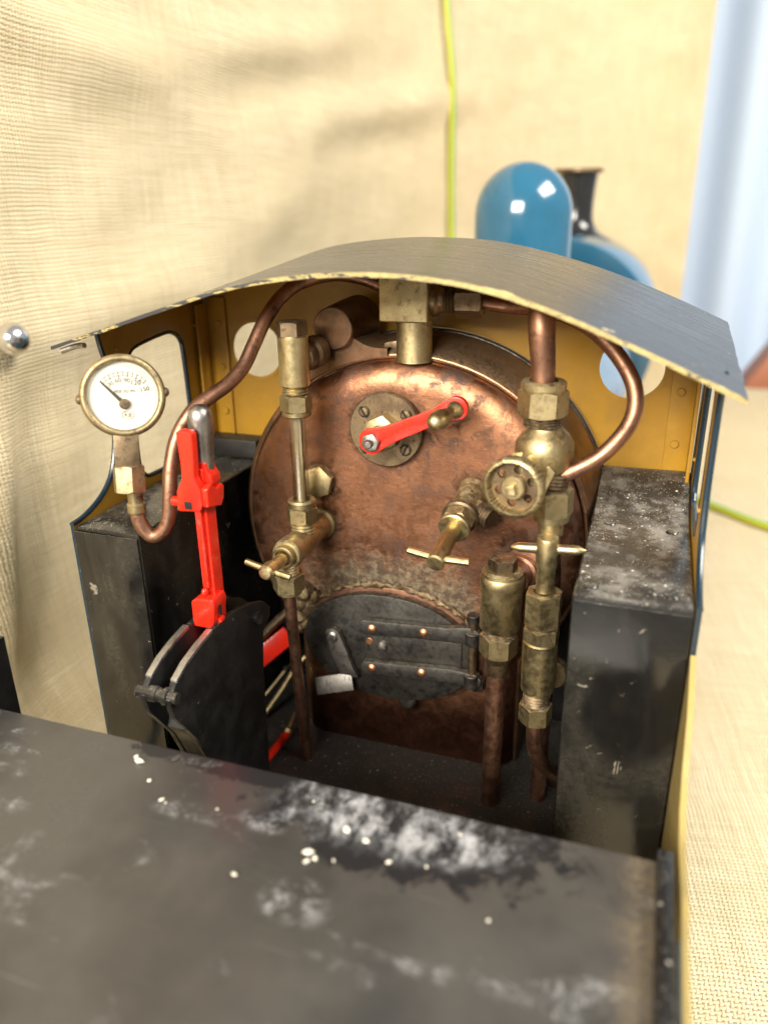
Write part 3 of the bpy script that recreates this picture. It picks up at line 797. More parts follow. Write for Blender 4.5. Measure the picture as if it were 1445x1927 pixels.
rings_mesh([(6.2, keyhole(65.05, 44.05, -97.1)), (5.6, keyhole(65.8, 44.8, -97.1)), (5.8, keyhole(66.8, 45.8, -97.1)), (7.0, keyhole(67.6, 46.3, -97.1)), (14, keyhole(68.6, 46.5, -97.1)), (24, keyhole(70.2, 47, -97.1)), (33.4, keyhole(70.9, 47, -97.1)), (60, keyhole(70.9, 47, -97.1))], False).build('wrapper', 'wrapper', bo, sharp=50)
MB().lathe((0, 33.5, 0), (0, 1, 0), [(70.6, 0), (71.3, 0.2), (71.6, 0.6), (71.6, 2.4), (70.6, 2.6), (70.6, 0)], 90).build('cladding_ring', 'dark_steel', bo)
MB().lathe((0, 60, 0), (0, 1, 0), [(66, 0), (68, 1), (68, 350), (66, 351)], 64).build('barrel', 'blue', bo, label='blue boiler barrel')
for y in (120, 330): MB().lathe((0, y, 0), (0, 1, 0), [(68, 0), (68.8, 0.2), (68.8, 6), (68, 6.2)], 64).build('boiler_band', 'smokebox', bo)
MB().lathe((0, 411, 8), (0, 1, 0), [(66, 0), (80, 1), (81, 3), (81, 165), (78, 168), (0, 169)], 72).build('smokebox', 'blue', bo)
dm = [(35, 60), (31, 66), (29, 73), (28.2, 82), (28.0, 95), (28.0, 109)]+[(28.0*math.cos(R_(a)), 109+28.5*math.sin(R_(a))) for a in range(10, 90, 10)]+[(0, 137.5)]
MB().lathe((1, 230, 0), (0, 0, 1), dm, 48).build('dome', 'blue', bo, sharp=60, label='tall glossy blue steam dome')
cp = [(38, 78), (32, 84), (25, 88), (19.5, 92), (16.4, 98), (15.0, 104), (15.0, 115), (15.8, 128), (17.2, 139), (20.6, 140.2), (20.8, 142.6), (18, 143.4), (14.5, 143.2), (13.8, 120), (0, 118)]
MB().lathe((1, 520, 0), (0, 0, 1), cp, 40).build('chimney', 'smokebox', bo, sharp=40, label='black chimney with flared base and thin rim')
MB().lathe((1, 520, 0), (0, 0, 1), [(20.9, 140.4), (21.6, 141.2), (21.4, 143.0), (20.7, 143.6), (20.7, 140.4)], 40).build('chimney_rim', 'bronze', bo)
# boss on the shoulder of the wrapper, with its saddle
b = MB(); b.lathe((-25.5, 1.5, 75.0), (0, 1, 0), [(7.0, 0), (7.4, 0.5), (7.6, 3), (8.4, 16), (8.8, 26)], 32)
b.build('gauge_boss', 'wrapper', bo)
sad = MB(); P = []
for k in range(15):
    t = -1+2*k/14; x = -25.5+t*19; rr = math.sqrt(max(0, 68.3**2-x*x))
    hgt = 10.5*math.exp(-(t*2.1)**2)
    P.append((x, rr-2.2, rr+0.35+hgt*0.9))
for y in (4.5, 26): sad.v += [Vector((x, y, z)) for x, zl, z in P]+[Vector((x, y, zl)) for x, zl, z in P]
for k in range(14):
    sad.f += [(k, k+1, 31+k, 30+k), (15+k, 16+k, k+1, k), (30+k, 31+k, 46+k, 45+k)]; sad.m += [0]*3
sad.build('boss_saddle', 'wrapper', bo, sharp=50)
MB().prism([(0, 0), (11, -1.2), (11.6, 1.6), (6, 3.2), (0.6, 2.2)], (-9.5, 8.5, 67.6), (1, 0, 0), (0, 0, 1), -3.5).build('solder_lug', 'bronze', bo, bevel=0.5)
# brazed lumps beside and over the firehole
lum = MB().tube([(-5+37.6*math.cos(R_(172-164*k/40)), -0.6, -47+26.2*math.sin(R_(172-164*k/40))) for k in range(41)], 1.25, 10, 4)
lum.v = [p+Vector((mnoise.noise(p*0.35), 0.5*mnoise.noise(p*0.5), mnoise.noise(p*0.35+Vector((5, 0, 0)))))*1.2 for p in lum.v]
lum.build('braze_bead', 'braze', bo, label='rough braze around the firehole')
lum = MB()
for (x, y, z, r) in ((-40.5, -2, -28, 4.2), (-42, -3, -33, 3.6), (-38.5, -2, -35, 4.0), (-42.5, -3, -39, 3.4), (-40, -3, -42, 3.0), (-43.5, -3, -45, 2.4), (-37, -1, -30, 3)):
    lum.sphere((x, y, z), r, 14, 9)
lum.v = [p+Vector((mnoise.noise(p*0.35), mnoise.noise(p*0.4), mnoise.noise(p*0.35+Vector((5, 0, 0)))))*1.1 for p in lum.v]
lum.build('braze_lump', 'braze', bo, label='rough lump of braze left of the fire door')
MB().hexn((-32.4, 0.3, 19.2), (0.1, -1, 0.1), 11.0, 5.5, 0.3).build('plug', 'brass', bo)
MB().cyl((-32.4, 1, 19.2), (0, -1, 0), 6.4, 1.6).build('plug_washer', 'bronze', bo)

# --- fire door
fd = group('fire_door', loco, (-5, -5, -46), 'oval blackened steel fire door with two riveted strap hinges')
def ell(cx, cz, a, c, n=48, p=2.25):
    out = []
    for k in range(n):
        t = 2*math.pi*k/n; ct, st = math.cos(t), math.sin(t)
        out.append((cx+a*abs(ct)**(2/p)*(1 if ct >= 0 else -1), cz+c*abs(st)**(2/p)*(1 if st >= 0 else -1)))
    return out
MB().prism(ell(-4.5, -46, 37, 24.6), (0, 1.5, 0), (1, 0, 0), (0, 0, 1), 3.0).build('firehole_ring', 'copper_pipe', fd, bevel=0.7)
MB().prism(ell(-5, -45.6, 34.6, 22.8, p=2.05), (0, -2.2, 0), (1, 0, 0), (0, 0, 1), 3.6).build('door_plate', 'dark_steel', fd, bevel=0.5)
MB().prism([(-13.5, -39.5), (25, -37.5), (25.2, -50), (-13.5, -52.5)], (0, -5.7, 0), (1, 0, 0), (0, 0, 1), 0.9).build('liner_plate', 'dark_steel', fd, bevel=0.3)
up_ = [(-14.6, -34.0), (-13.4, -32.4), (0, -31.6), (20.5, -30.2), (24.5, -29.2), (29.5, -28.6), (32.2, -30.4), (32.2, -34.6), (29, -36.2), (24.5, -35.6), (20.5, -35.6), (-12.8, -38.6), (-14.6, -37.2)]
lo_ = [(-14.4, -52.2), (-13.2, -50.6), (0, -49.6), (21.5, -47.6), (26, -47.9), (31, -48.2), (33.4, -50), (33.2, -53), (29, -54.2), (24, -53.4), (-12.6, -56.2), (-14.2, -55)]
for p in (up_, lo_): MB().prism(p, (0, -6.7, 0), (1, 0, 0), (0, 0, 1), 2.9).build('strap_hinge', 'strap_iron', fd, bevel=0.45)
for (x, z) in ((-9.4, -35.4), (11.1, -33.6), (-9.8, -53.0), (10.4, -51.2)):
    MB().lathe((x, -9.4, z), (0, -1, 0), [(1.75, 0), (1.8, 0.4), (1.3, 0.95), (0.6, 1.2), (0, 1.25)], 16).build('rivet', 'copper_rivet', fd)
for (x, z, r) in ((-22.1, -36.3, 1.6), ): MB().cyl((x, -5.65, z), (0, -1, 0), r, 0.25).build('hole', 'hole', fd)
MB().cyl((8.1, -6.5, -42.2), (0, -1, 0), 1.7, 0.25).build('hole', 'hole', fd)
MB().cyl((-11.6, -6.4, -43.0), (0, -1, 0), 1.5, 0.5).build('plugged_hole', 'copper_rivet', fd)
MB().lathe((-6.4, -6.5, -44.2), (0, -1, 0), [(2.1, 0), (2.1, 0.9), (1.6, 1.5), (0.7, 1.7), (0, 1.75)], 18).build('bolt', 'steel', fd)
MB().cyl((29.5, -8.0, -56), (0, 0, 1), 1.7, 31.5).build('hinge_pin', 'bronze', fd)
MB().cyl((29.5, -8.0, -26.6), (0, 0, 1), 2.4, 3.0).build('pin_head', 'dark_steel', fd)
for z in (-36, -54): MB().cyl((29.5, -8.0, z), (0, 0, 1), 3.1, 5.2).build('hinge_eye', 'dark_steel', fd)
MB().box((27.5, -7, -57), (33.5, 1.5, -53.5)).build('hinge_bracket', 'dark_steel', fd, bevel=0.4)
lt = [(-29.5, -41.5), (-28.5, -39.4), (-26, -38.8), (-23.6, -40), (-20.6, -47.5), (-18.0, -55.5), (-16.0, -59.0), (-22.6, -61.6), (-24.6, -56.2), (-27.2, -49.5)]
MB().prism(lt, (0, -6.3, 0), (1, 0, 0), (0, 0, 1), 2.6).build('latch', 'worn_iron', fd, bevel=0.3)
MB().obox((-25.8, -9.6, -63.4), (0.95, 0.1, 0.28), (0.0, 0.94, -0.34), (-0.28, 0.33, 0.9), 8.0, 0.9, 3.6).build('latch_tab', 'worn_iron', fd, bevel=0.3)
lsc = MB().lathe((-26.3, -8.8, -42.4), (0, -1, 0), [(2.4, 0), (2.4, 0.5), (1.7, 1.1), (0, 1.3)], 18).build('latch_screw', 'steel', fd)
MB().lathe((3, -2.5, -69), (0, -1, 0), [(3.6, 0), (3.6, 2.2), (2.8, 2.8), (0, 2.9)], 18).build('stop', 'dark_steel', fd)

# --- water gauge
wx, wy = -32.3, -16.5
wg = group('water_gauge', loco, (wx, wy, 40), 'brass water gauge with clear glass tube')
MB().hexn((wx, wy, 75.3), (0, 0, 1), 9.2, 4.6, 0.2, bot=False).build('cap', 'bronze', wg)
MB().lathe((wx, wy, 58.2), (0, 0, 1), [(4.6, 0), (5.1, 0.6), (5.1, 16.6), (4.8, 17.1), (4.3, 17.2)], 32).build('top_body', 'brass_bright', wg)
MB().thread((wx, wy, 55.6), (0, 0, 1), 4.4, 2.8, 0.9).build('thread', 'brass', wg)
MB().hexn((wx, wy, 49.8), (0, 0, 1), 9.6, 5.6, 0.5).build('gland_nut', 'brass', wg)
MB().lathe((wx, wy, 48.0), (0, 0, 1), [(4.6, 0), (5.0, 0.4), (5.0, 1.7), (4.4, 2.0)], 28).build('gland_collar', 'brass', wg)
MB().lathe((wx, wy, 16.5), (0, 0, 1), [(2.95, 0), (2.95, 33), (1.8, 33), (1.8, 0), (2.95, 0)], 24).build('glass_tube', 'glass', wg, label='clear glass tube of the water gauge')
MB().cyl((wx, wy, 15.5), (0, 0, 1), 1.65, 34.5).build('glass_core', 'milk', wg)
MB().lathe((wx, wy, 14.6), (0, 0, 1), [(4.6, 0), (5.1, 0.5), (5.1, 2.3), (4.6, 3.0), (3.1, 3.0), (3.0, 1.0)], 28).build('gland_ring', 'brass', wg)
MB().hexn((wx, wy, 9.2), (0, 0, 1), 10.0, 5.6, 0.1).build('gland_nut', 'brass', wg)
MB().thread((wx, wy, 4.5), (0, 0, 1), 4.5, 5.0, 1.1).build('thread', 'brass', wg)
MB().lathe((wx, wy-2, 66.5), (0.05, 1, 0.05), [(3.4, 0), (3.8, 5), (5.2, 6), (5.2, 8), (4.6, 8.5), (4.6, 12), (5.6, 13), (5.6, 18.5)], 26).build('top_spigot', 'bronze', wg)
cd = Vector((0.0, -1, -0.0))
MB().lathe((-32.5, 1, 1.8), cd, [(5.9, 0), (6.1, 0.8), (6.1, 2.6), (5.2, 3.4), (4.7, 6), (4.9, 12), (4.9, 24), (5.4, 26), (5.5, 31.5), (5.1, 32.2), (4.2, 32.3), (4.0, 34.6), (3.6, 35.0), (2.9, 34.8), (2.7, 33.2)], 30).build('cock_body', 'brass', wg)
MB().cyl((-32.5, -30, 1.8), cd, 2.2, 15.5).build('cock_spindle', 'brass_bright', wg)
hub = (-33.0, -43.5, 1.6)
MB().lathe((-32.9, -41.0, 1.7), cd, [(2.5, 0), (2.7, 0.8), (2.7, 4.6), (2.0, 5.6), (0, 5.9)], 20).build('handle_hub', 'brass_bright', wg)
MB().tube([(-41.4, -43.3, 3.6), (-33, -43.5, 1.6), (-25.2, -43.2, 0.0)], 1.15, 12, smooth=False).build('cross_handle', 'brass_bright', wg)
MB().thread((-33.0, -29.5, -6.0), (0, 0, 1), 4.0, 5.0, 1.0).build('thread', 'brass', wg)
MB().hexn((-33.0, -29.5, -12.4), (0, 0, 1), 10.0, 6.6, 0.25).build('drain_nut', 'brass', wg)
MB().lathe((-33.0, -29.5, -14.0), (0, 0, 1), [(3.4, 0), (4.6, 0.6), (4.7, 1.8)], 24).build('drain_collar', 'brass', wg)
MB().tube([(-33, -29.5, -13), (-33, -29.3, -20), (-33.2, -28.6, -27), (-34.2, -26, -36), (-35.0, -23.5, -52), (-35.4, -21, -70), (-35.6, -19, -84), (-35.6, -18.5, -96)], 2.15, 14).build('drain_pipe', 'copper_pipe', wg, label='thin copper drain pipe')

# --- regulator
rgx, rgz = -5.1, 41.2
rg_ = group('regulator', loco, (rgx, -5, rgz), 'brass regulator flange with red handle')
MB().lathe((rgx, 0.5, rgz), (0, -1, 0), [(13.0, 0), (13.4, 0.4), (13.4, 3.2), (13.0, 3.6), (0, 3.65)], 48).build('flange', 'bronze', rg_, sharp=30)
for a in (38, 140, 222, 320):
    sx_, sz_ = rgx+9.9*math.cos(R_(a)), rgz+9.9*math.sin(R_(a))
    s_ = MB().lathe((sx_, -3.0, sz_), (0, -1, 0), [(2.1, 0), (2.1, 0.5), (1.5, 1.15), (0, 1.35)], 18)
    q = Vector((math.cos(R_(a*1.7+60)), 0, math.sin(R_(a*1.7+60))))
    s_.obox((sx_, -3.95, sz_), q, Vector((-q.z, 0, q.x)), (0, 1, 0), 2.0, 0.32, 0.5, mi=1).build('screw', ['bronze', 'hole'], rg_)
MB().hexn((rgx, -3.0, rgz), (0, -1, 0), 11.5, 5.5, 0.4).build('gland_nut', 'brass', rg_)
MB().cyl((rgx, -8, rgz), (0, -1, 0), 3.4, 5.5).build('spindle_collar', 'dark_steel', rg_)
hd = Vector((29.0, 0, 13.2)).normalized(); hp = Vector((-hd.z, 0, hd.x)); ho = Vector((rgx-0.6, -12.6, rgz-0.6))
pol = []
for a in range(100, 261, 16): pol.append((4.7*math.cos(R_(a)), 4.7*math.sin(R_(a))))
pol += [(3.5, -3.6), (8, -3.0), (24, -2.5), (27.5, -3.4)]
for a in range(-80, 81, 16): pol.append((31.6+3.9*math.cos(R_(a)), 3.9*math.sin(R_(a))))
pol += [(27.5, 3.4), (24, 2.5), (8, 3.0), (3.5, 3.6)]
MB().prism(pol, ho, hd, hp, 2.6).build('handle', 'red', rg_, bevel=0.5, label='red painted regulator handle')
MB().hexn(ho+Vector((0, -2.6, 0)), (0, -1, 0), 5.6, 2.3, 0.2).build('nut', 'steel', rg_)
MB().lathe(ho+Vector((0, -4.6, 0)), (0, -1, 0), [(1.5, 0), (1.5, 1.4), (1.1, 2.0), (0, 2.1)], 14).build('stud', 'steel', rg_)
kn = ho+hd*31.6
MB().lathe(kn+Vector((0, -2.4, 0)), (-0.42, -0.9, -0.22), [(2.9, 0), (2.9, 1.2), (2.2, 2.2), (2.0, 3.6), (2.5, 5.2), (3.1, 7.6), (3.1, 9.8), (2.4, 11.8), (1.2, 12.7), (0, 12.9)], 24).build('knob', 'brass_bright', rg_, sharp=60, label='small brass knob on the end of the red handle')

# --- turret block under the roof
tu = group('steam_turret', loco, (2, 5, 84), 'square brass steam turret block under the roof')
MB().box((-7.4, -1.5, 78.2), (9.6, 13.5, 93.2)).build('block', 'brass', tu, bevel=1.0, seg=3)
MB().lathe((3.0, 5.5, 64.5), (0, 0, 1), [(6.4, 0), (6.2, 2), (6.1, 14)], 28).build('stem', 'brass', tu)
MB().lathe((9, 6, 85.2), (1, 0, 0), [(5.6, 0), (5.6, 2.2), (4.4, 3.2), (4.2, 5)], 26).build('neck', 'bronze', tu)
MB().thread((13.5, 6, 85.2), (1, 0, 0), 4.6, 4.5, 1.1).build('thread', 'bronze', tu)
MB().hexn((17.6, 6, 85), (1, 0, 0), 9.6, 9.0, 0.5).build('union_nut', 'bronze', tu)
MB().tube([(25, 6, 84.8), (35.4, 5.8, 83.6), (43.5, 3, 83.4), (53.2, -1, 82.3), (63.5, -5, 77.9), (72.2, -9, 70.1), (77.0, -13, 61.6), (76.2, -17, 52.9), (69.2, -20, 43.6), (59.6, -22, 37.6), (56.5, -22.5, 36)], 2.45, 16).build('loop_pipe', 'copper_pipe', tu, label='looping copper pipe from the turret to the wheel valve')

# --- pressure gauge
gc = Vector((-68.5, -60, 62.4))
pg = group('pressure_gauge', loco, gc, 'round brass pressure gauge with white dial')
gn = Vector((0.60, -0.77, 0.20)).normalized()
gx = Vector((0, 0, 1)).cross(gn).normalized(); gx = (gx*math.cos(R_(4))-gn.cross(gx)*math.sin(R_(-4))*-1).normalized()
gy = gn.cross(gx)
MB().lathe(gc-gn*6, gn, [(0, 0), (13.2, 0), (15.0, 0.8), (15.5, 2), (15.5, 3.7)], 56).build('case', 'bronze', pg)
MB().lathe(gc-gn*6, gn, [(15.2, 3.4), (16.1, 3.8), (16.4, 5.0), (16.2, 6.2), (15.4, 7.1), (14.5, 7.3), (13.9, 6.9), (13.5, 6.0), (13.4, 4.2), (15.2, 3.4)], 64).build('bezel', 'dull_brass', pg, sharp=60)
MB().lathe(gc-gn*1.9, gn, [(13.7, 0), (13.7, 0.3), (0, 0.3)], 48).build('dial', 'dial', pg, label='white dial marked 30 to 150 PER SQ IN')
dz = -1.45
def dpt(x, y, h=0.0): return gc+gn*(dz+h)+gx*x+gy*y
pvx, pvy = 0.4, -3.2
tk = MB()
def bar2(mb, x0, y0, x1, y1, w, h=0.0, th=0.12):
    a, b_ = Vector((x0, y0)), Vector((x1, y1)); d = (b_-a).normalized(); n = Vector((-d.y, d.x))*w/2
    q = [a+n, b_+n, b_-n, a-n]
    mb.prism([(p.x, p.y) for p in reversed(q)], dpt(0, 0, h), gx, gy, th)
for k in range(11):
    a = R_(90+43-86*k/10); r0 = 10.6 if k % 2 == 0 else 11.2
    bar2(tk, pvx+r0*math.cos(a), pvy+r0*math.sin(a), pvx+12.7*math.cos(a), pvy+12.7*math.sin(a), 0.24 if k % 2 == 0 else 0.16)
for r in (12.7, 11.2):
    pts = [(pvx+r*math.cos(R_(133-86*k/24)), pvy+r*math.sin(R_(133-86*k/24))) for k in range(25)]
    for p, q in zip(pts, pts[1:]): bar2(tk, *p, *q, 0.13)
tk.build('scale_mark', 'print_grey', pg)
def text(txt, size, x, y, mat_, rot=0.0, name='dial_figure'):
    cu = bpy.data.curves.new('lettering', 'FONT'); cu.body = txt; cu.size = size; cu.align_x = 'CENTER'; cu.align_y = 'CENTER'
    cu.resolution_u = 3; cu.fill_mode = 'FRONT'
    tmp = bpy.data.objects.new('lettering_tmp', cu); COL.objects.link(tmp)
    dg = bpy.context.evaluated_depsgraph_get(); me0 = tmp.evaluated_get(dg).to_mesh()
    mb = MB(); c, s_ = math.cos(R_(rot)), math.sin(R_(rot))
    mb.add([dpt(x+v.co.x*c-v.co.y*s_, y+v.co.x*s_+v.co.y*c, 0.14) for v in me0.vertices], [tuple(p.vertices) for p in me0.polygons])
    tmp.evaluated_get(dg).to_mesh_clear(); bpy.data.objects.remove(tmp); bpy.data.curves.remove(cu)
    return mb.build(name, mat_, pg)
text('30', 2.5, pvx-4.8, pvy+7.9, 'print_grey', 26); text('60', 2.6, pvx-2.0, pvy+9.2, 'print_grey', 8); text('90', 2.6, pvx+1.3, pvy+9.2, 'print_grey', -4)
text('120', 2.7, pvx+4.6, pvy+8.3, 'print', -2); text('150', 2.6, pvx+7.9, pvy+5.7, 'print', 10)
text('PER SQ IN', 1.75, pvx+0.3, pvy+5.0, 'print', 2, 'dial_lettering')
text('KB', 2.4, pvx+1.0, pvy-4.4, 'print_grey', -4, 'maker_mark')
el = MB(); pts = [(pvx+1.0+2.35*math.cos(R_(15*k)), pvy-4.4+1.6*math.sin(R_(15*k))) for k in range(25)]
for p, q in zip(pts, pts[1:]): bar2(el, *p, *q, 0.16)
el.build('maker_mark_ring', 'print', pg)
nd = MB(); tip = Vector((-8.7, 8.9)); d2 = tip.normalized(); n2 = Vector((-d2.y, d2.x))
nd.prism([(pvx+p.x, pvy+p.y) for p in (tip-n2*0.28, tip+n2*0.28, d2*1.5+n2*0.75, d2*-0.5+n2*0.75, d2*-0.5-n2*0.75, d2*1.5-n2*0.75)][::-1], dpt(0, 0, 0.9), gx, gy, -0.3)
nd.build('needle', 'print', pg)
MB().lathe(dpt(pvx, pvy, 0.2), gn, [(2.1, 0), (2.1, 0.9), (1.6, 1.3), (0, 1.45)], 22).build('needle_hub', 'bronze', pg)
gl = MB().lathe(gc+gn*0.55, gn, [(13.6, 0), (13.6, 0.25), (10, 0.55), (5, 0.8), (0, 0.88)], 48).build('cover_glass', 'cover_glass', pg)
for sx in (-1, 1):
    MB().lathe(gc-gn*1.6+gx*sx*15.6+gy*(1.2 if sx > 0 else -1.2), gx*sx, [(2.0, 0), (2.0, 0.9), (1.5, 1.7), (0.7, 2.1), (0, 2.2)], 16).build('stud', 'bronze', pg)
for ch in list(pg.children):
    ch.location = ch.location*0.76; ch.scale = (0.76, 0.76, 0.76)
st_c = gc-gn*2.4-gy*16.6
MB().obox(st_c, gx, gy, gn, 3.7, 5.2, 2.8).build('stem', 'bronze', pg, bevel=0.4)
MB().hexn(gc-gn*2.8-gy*29.6+Vector((0.2, 0, 0)), gy, 8.6, 8.4, 0.3).build('union_nut', 'dull_brass', pg)
MB().lathe((-69.2, -60.2, 33.6), (-0.01, 0.01, -1), [(2.3, 0), (2.3, 5.5), (2.9, 5.9), (2.9, 8.5), (2.5, 9)], 20).build('sleeve', 'brass', pg)
MB().tube([(-69.0, -60, 31), (-69.5, -60, 26.3), (-68.7, -60, 20.8), (-66.0, -59, 16.6), (-62.5, -58, 17.8), (-60.0, -57, 22.6), (-59.2, -56, 30.4), (-59.0, -54, 38.7), (-57.6, -51, 47.5), (-54.0, -47, 55.0), (-50.5, -41, 58.9), (-47.0, -35, 62.1), (-44.4, -29, 66.6), (-42.9, -24, 72.7), (-40.9, -18, 80.4), (-38.1, -11, 86.9), (-33.3, -4, 91.1), (-24.0, 2, 93.2), (-14, 5, 91.5), (-6, 6, 88)],
          2.35, 16).build('siphon_pipe', 'copper_pipe', pg, label='long curved copper pipe running from the pressure gauge')

# --- globe valve with hand wheel, on the right
gvx, gvy = 51.2, -20.0
gv = group('wheel_valve', loco, (52, -22, 48), 'brass steam valve with round pierced hand wheel')
MB().tube([(50.8, -20, 60), (50.4, -20, 70), (49.4, -20, 80), (48.9, -17.5, 86.0), (48.5, -10, 89.0), (48, 0, 89.5)], [3.6, 3.7, 4.0, 4.1, 4.1, 4.1], 18).build('steam_pipe', 'copper_pipe', gv, label='thick upright copper steam pipe')
MB().hexn((51.0, -20, 54.8), (0, 0, 1), 13.2, 8.2, 0.15, hole=4.4).build('union_nut', 'brass', gv)
MB().lathe((51.0, -20, 62.6), (0, 0, 1), [(6.4, 0), (6.8, 0.6), (6.8, 2.4), (6.2, 3.0), (4.4, 3.0), (4.4, 1.0)], 30).build('union_collar', 'brass', gv)
MB().thread((51.3, -20, 51.4), (0, 0, 1), 5.8, 4.0, 1.0).build('thread', 'bronze', gv)
bal = Vector((52.4, -20.5, 44.2))
MB().lathe(bal, (0, 0, 1), [(3.4, -12.5), (4.2, -9.5), (6.4, -7.6), (8.2, -4.6), (9.0, -0.6), (8.8, 2.6), (7.2, 5.2), (5.4, 6.8), (5.2, 7.4)], 32).build('valve_body', 'brass', gv, sharp=70)
whl = Vector((46.8, -40.0, 38.2)); wd = Vector((-0.17, -0.97, 0.0)).normalized(); bon = whl-wd*20.5
MB().hexn(bon+wd*3.5, wd, 14.0, 4.6, 0.2).build('bonnet_flange', 'brass_bright', gv)
MB().hexn(bon+wd*7.6, wd, 11.4, 7.4, 0.45, bot=False).build('bonnet_nut', 'brass', gv)
MB().cyl(bon+wd*14.5, wd, 2.6, 6).build('spindle', 'bronze', gv)
def knurl(a, h): return 1.0+(0.018 if int(a/(2*math.pi)*144) % 2 else -0.018)
MB().lathe(whl-wd*2.2, wd, [(7.2, 0), (8.6, 0.1), (9.1, 0.6), (9.1, 3.6), (8.5, 4.2), (7.9, 4.3), (7.5, 3.8), (7.3, 0.6), (7.2, 0)], 144, wob=knurl).build('wheel_rim', 'brass', gv, sharp=60)
wxv, wyv, _ = frame(wd)
def disc_with_holes():
    bm = bmesh.new(); es = []
    def loop(pts):
        vs = [bm.verts.new((whl-wd*0.9)*S+(wxv*a+wyv*b_)*S) for a, b_ in pts]
        return [bm.edges.new((vs[i], vs[(i+1) % len(vs)])) for i in range(len(vs))]
    es += loop(arc(0, 0, 7.4, 0, 350, 35))
    for k in range(6):
        a = R_(60*k+22); es += loop(arc(5.15*math.cos(a), 5.15*math.sin(a), 1.35, 0, 330, 11))
    bmesh.ops.triangle_fill(bm, use_beauty=True, edges=es, normal=tuple(wd))
    ext = bmesh.ops.extrude_face_region(bm, geom=bm.faces[:])
    for v in ext['geom']:
        if isinstance(v, bmesh.types.BMVert): v.co -= wd*1.2*S
    bmesh.ops.recalc_face_normals(bm, faces=bm.faces)
    for v in bm.verts: v.co -= whl*S
    me = bpy.data.meshes.new('wheel_web'); bm.to_mesh(me); bm.free(); me.materials.append(M['bronze'])
    o = bpy.data.objects.new('wheel_web', me); COL.objects.link(o); return attach(o, gv, whl)
disc_with_holes()
MB().lathe(whl-wd*0.5, wd, [(3.6, 0), (3.6, 1.8), (3.2, 2.2), (0, 2.2)], 28).build('wheel_hub', 'brass', gv)
MB().obox(whl+wd*2.4, (wxv+wyv*0.25).normalized(), (wyv-wxv*0.25).normalized(), wd, 1.45, 1.45, 1.2).build('square_end', 'brass_bright', gv, bevel=0.25)
MB().thread((56.0, -22.5, 33.2), (0.05, 0.02, 1), 4.6, 4.6, 0.95).build('thread', 'bronze', gv)
MB().hexn((56.2, -23.0, 24.6), (-0.03, 0, 1), 11.6, 8.4, 0.35).build('outlet_nut', 'brass', gv)
MB().lathe((56.4, -23.0, 13), (-0.02, 0, 1), [(3.1, 0), (3.1, 4.5), (3.9, 5), (4.0, 9), (5.4, 9.6), (5.6, 11.8)], 24).build('outlet_neck', 'brass', gv)
MB().tube([(56.4, -22, 16), (56.6, -17, 8), (56.8, -13, -4), (56.9, -12, -30), (57, -12, -96)], 2.9, 14).build('outlet_pipe', 'copper_pipe', gv)

# --- cross-handled blower valve in the middle
bvd = Vector((-0.055, -1, -0.21)).normalized(); bv0 = Vector((26.4, 0.8, 20.6))
bv = group('blower_valve', loco, bv0+bvd*20, 'brass valve with small cross handle in the middle of the backhead')
MB().lathe(bv0, bvd, [(5.6, 0), (5.7, 1), (5.2, 2), (5.2, 15), (4.7, 16)], 30).build('body', 'brass', bv)
MB().lathe(bv0+bvd*15.2, bvd, [(5.9, 0), (6.2, 0.5), (6.2, 2.2), (5.6, 2.8)], 30).build('collar', 'bronze', bv)
MB().hexn(bv0+bvd*17.6, bvd, 9.8, 5.0, 0.1).build('gland_nut', 'brass', bv)
MB().lathe(bv0+bvd*22.4, bvd, [(5.0, 0), (5.3, 0.4), (5.3, 1.8), (4.8, 2.2), (2.8, 2.2)], 28).build('gland_ring', 'brass', bv)
MB().lathe(bv0+bvd*24, bvd, [(2.6, 0), (2.7, 8), (2.9, 14), (2.9, 19.6), (2.5, 20.2), (0, 20.3)], 22).build('spindle', 'brass_bright', bv)
hb = bv0+bvd*41.2
MB().tube([hb+Vector((-9.6, 0, 1.6)), hb, hb+Vector((9.8, 0.6, -0.3))], 1.25, 12, smooth=False).build('cross_handle', 'brass_bright', bv)
MB().lathe(bv0+bvd*9, (0.82, -0.42, -0.2), [(4.0, 0), (3.6, 5.5), (3.4, 6)], 22).build('branch', 'brass', bv)
MB().thread(bv0+bvd*9+Vector((0.82, -0.42, -0.2))*6, (0.82, -0.42, -0.2), 4.2, 5.6, 1.1).build('thread', 'bronze', bv)

# --- clack valve
cx_, cy_ = 41.3, -20.0
cv = group('clack_valve', loco, (cx_, cy_, -10), 'stout brass clack valve with hexagon cap')
MB().hexn((cx_, cy_, 2.0), (0, 0, 1), 8.6, 4.2, 0.35, bot=False).build('cap', 'bronze', cv)
MB().lathe((cx_, cy_, 0.2), (0, 0, 1), [(7.0, 0), (6.9, 1.0), (5.8, 1.8), (0, 1.9)], 32).build('cap_flange', 'brass', cv)
MB().lathe((cx_, cy_, -20.4), (0, 0, 1), [(6.2, 0), (7.0, 0.8), (7.0, 14), (7.4, 17.2), (7.5, 19.6), (6.9, 20.6)], 36).build('body', 'brass', cv, sharp=50)
MB().thread((cx_, cy_, -23.0), (0, 0, 1), 6.0, 3.0, 0.95).build('thread', 'bronze', cv)
MB().hexn((cx_-0.3, cy_, -30.4), (0, 0, 1), 11.4, 7.6, 0.2).build('union_nut', 'brass', cv)
MB().lathe((cx_-0.4, cy_, -38.5), (0, 0, 1), [(3.7, 0), (3.9, 5), (4.7, 6), (5.2, 8.5)], 24).build('tail', 'bronze', cv)
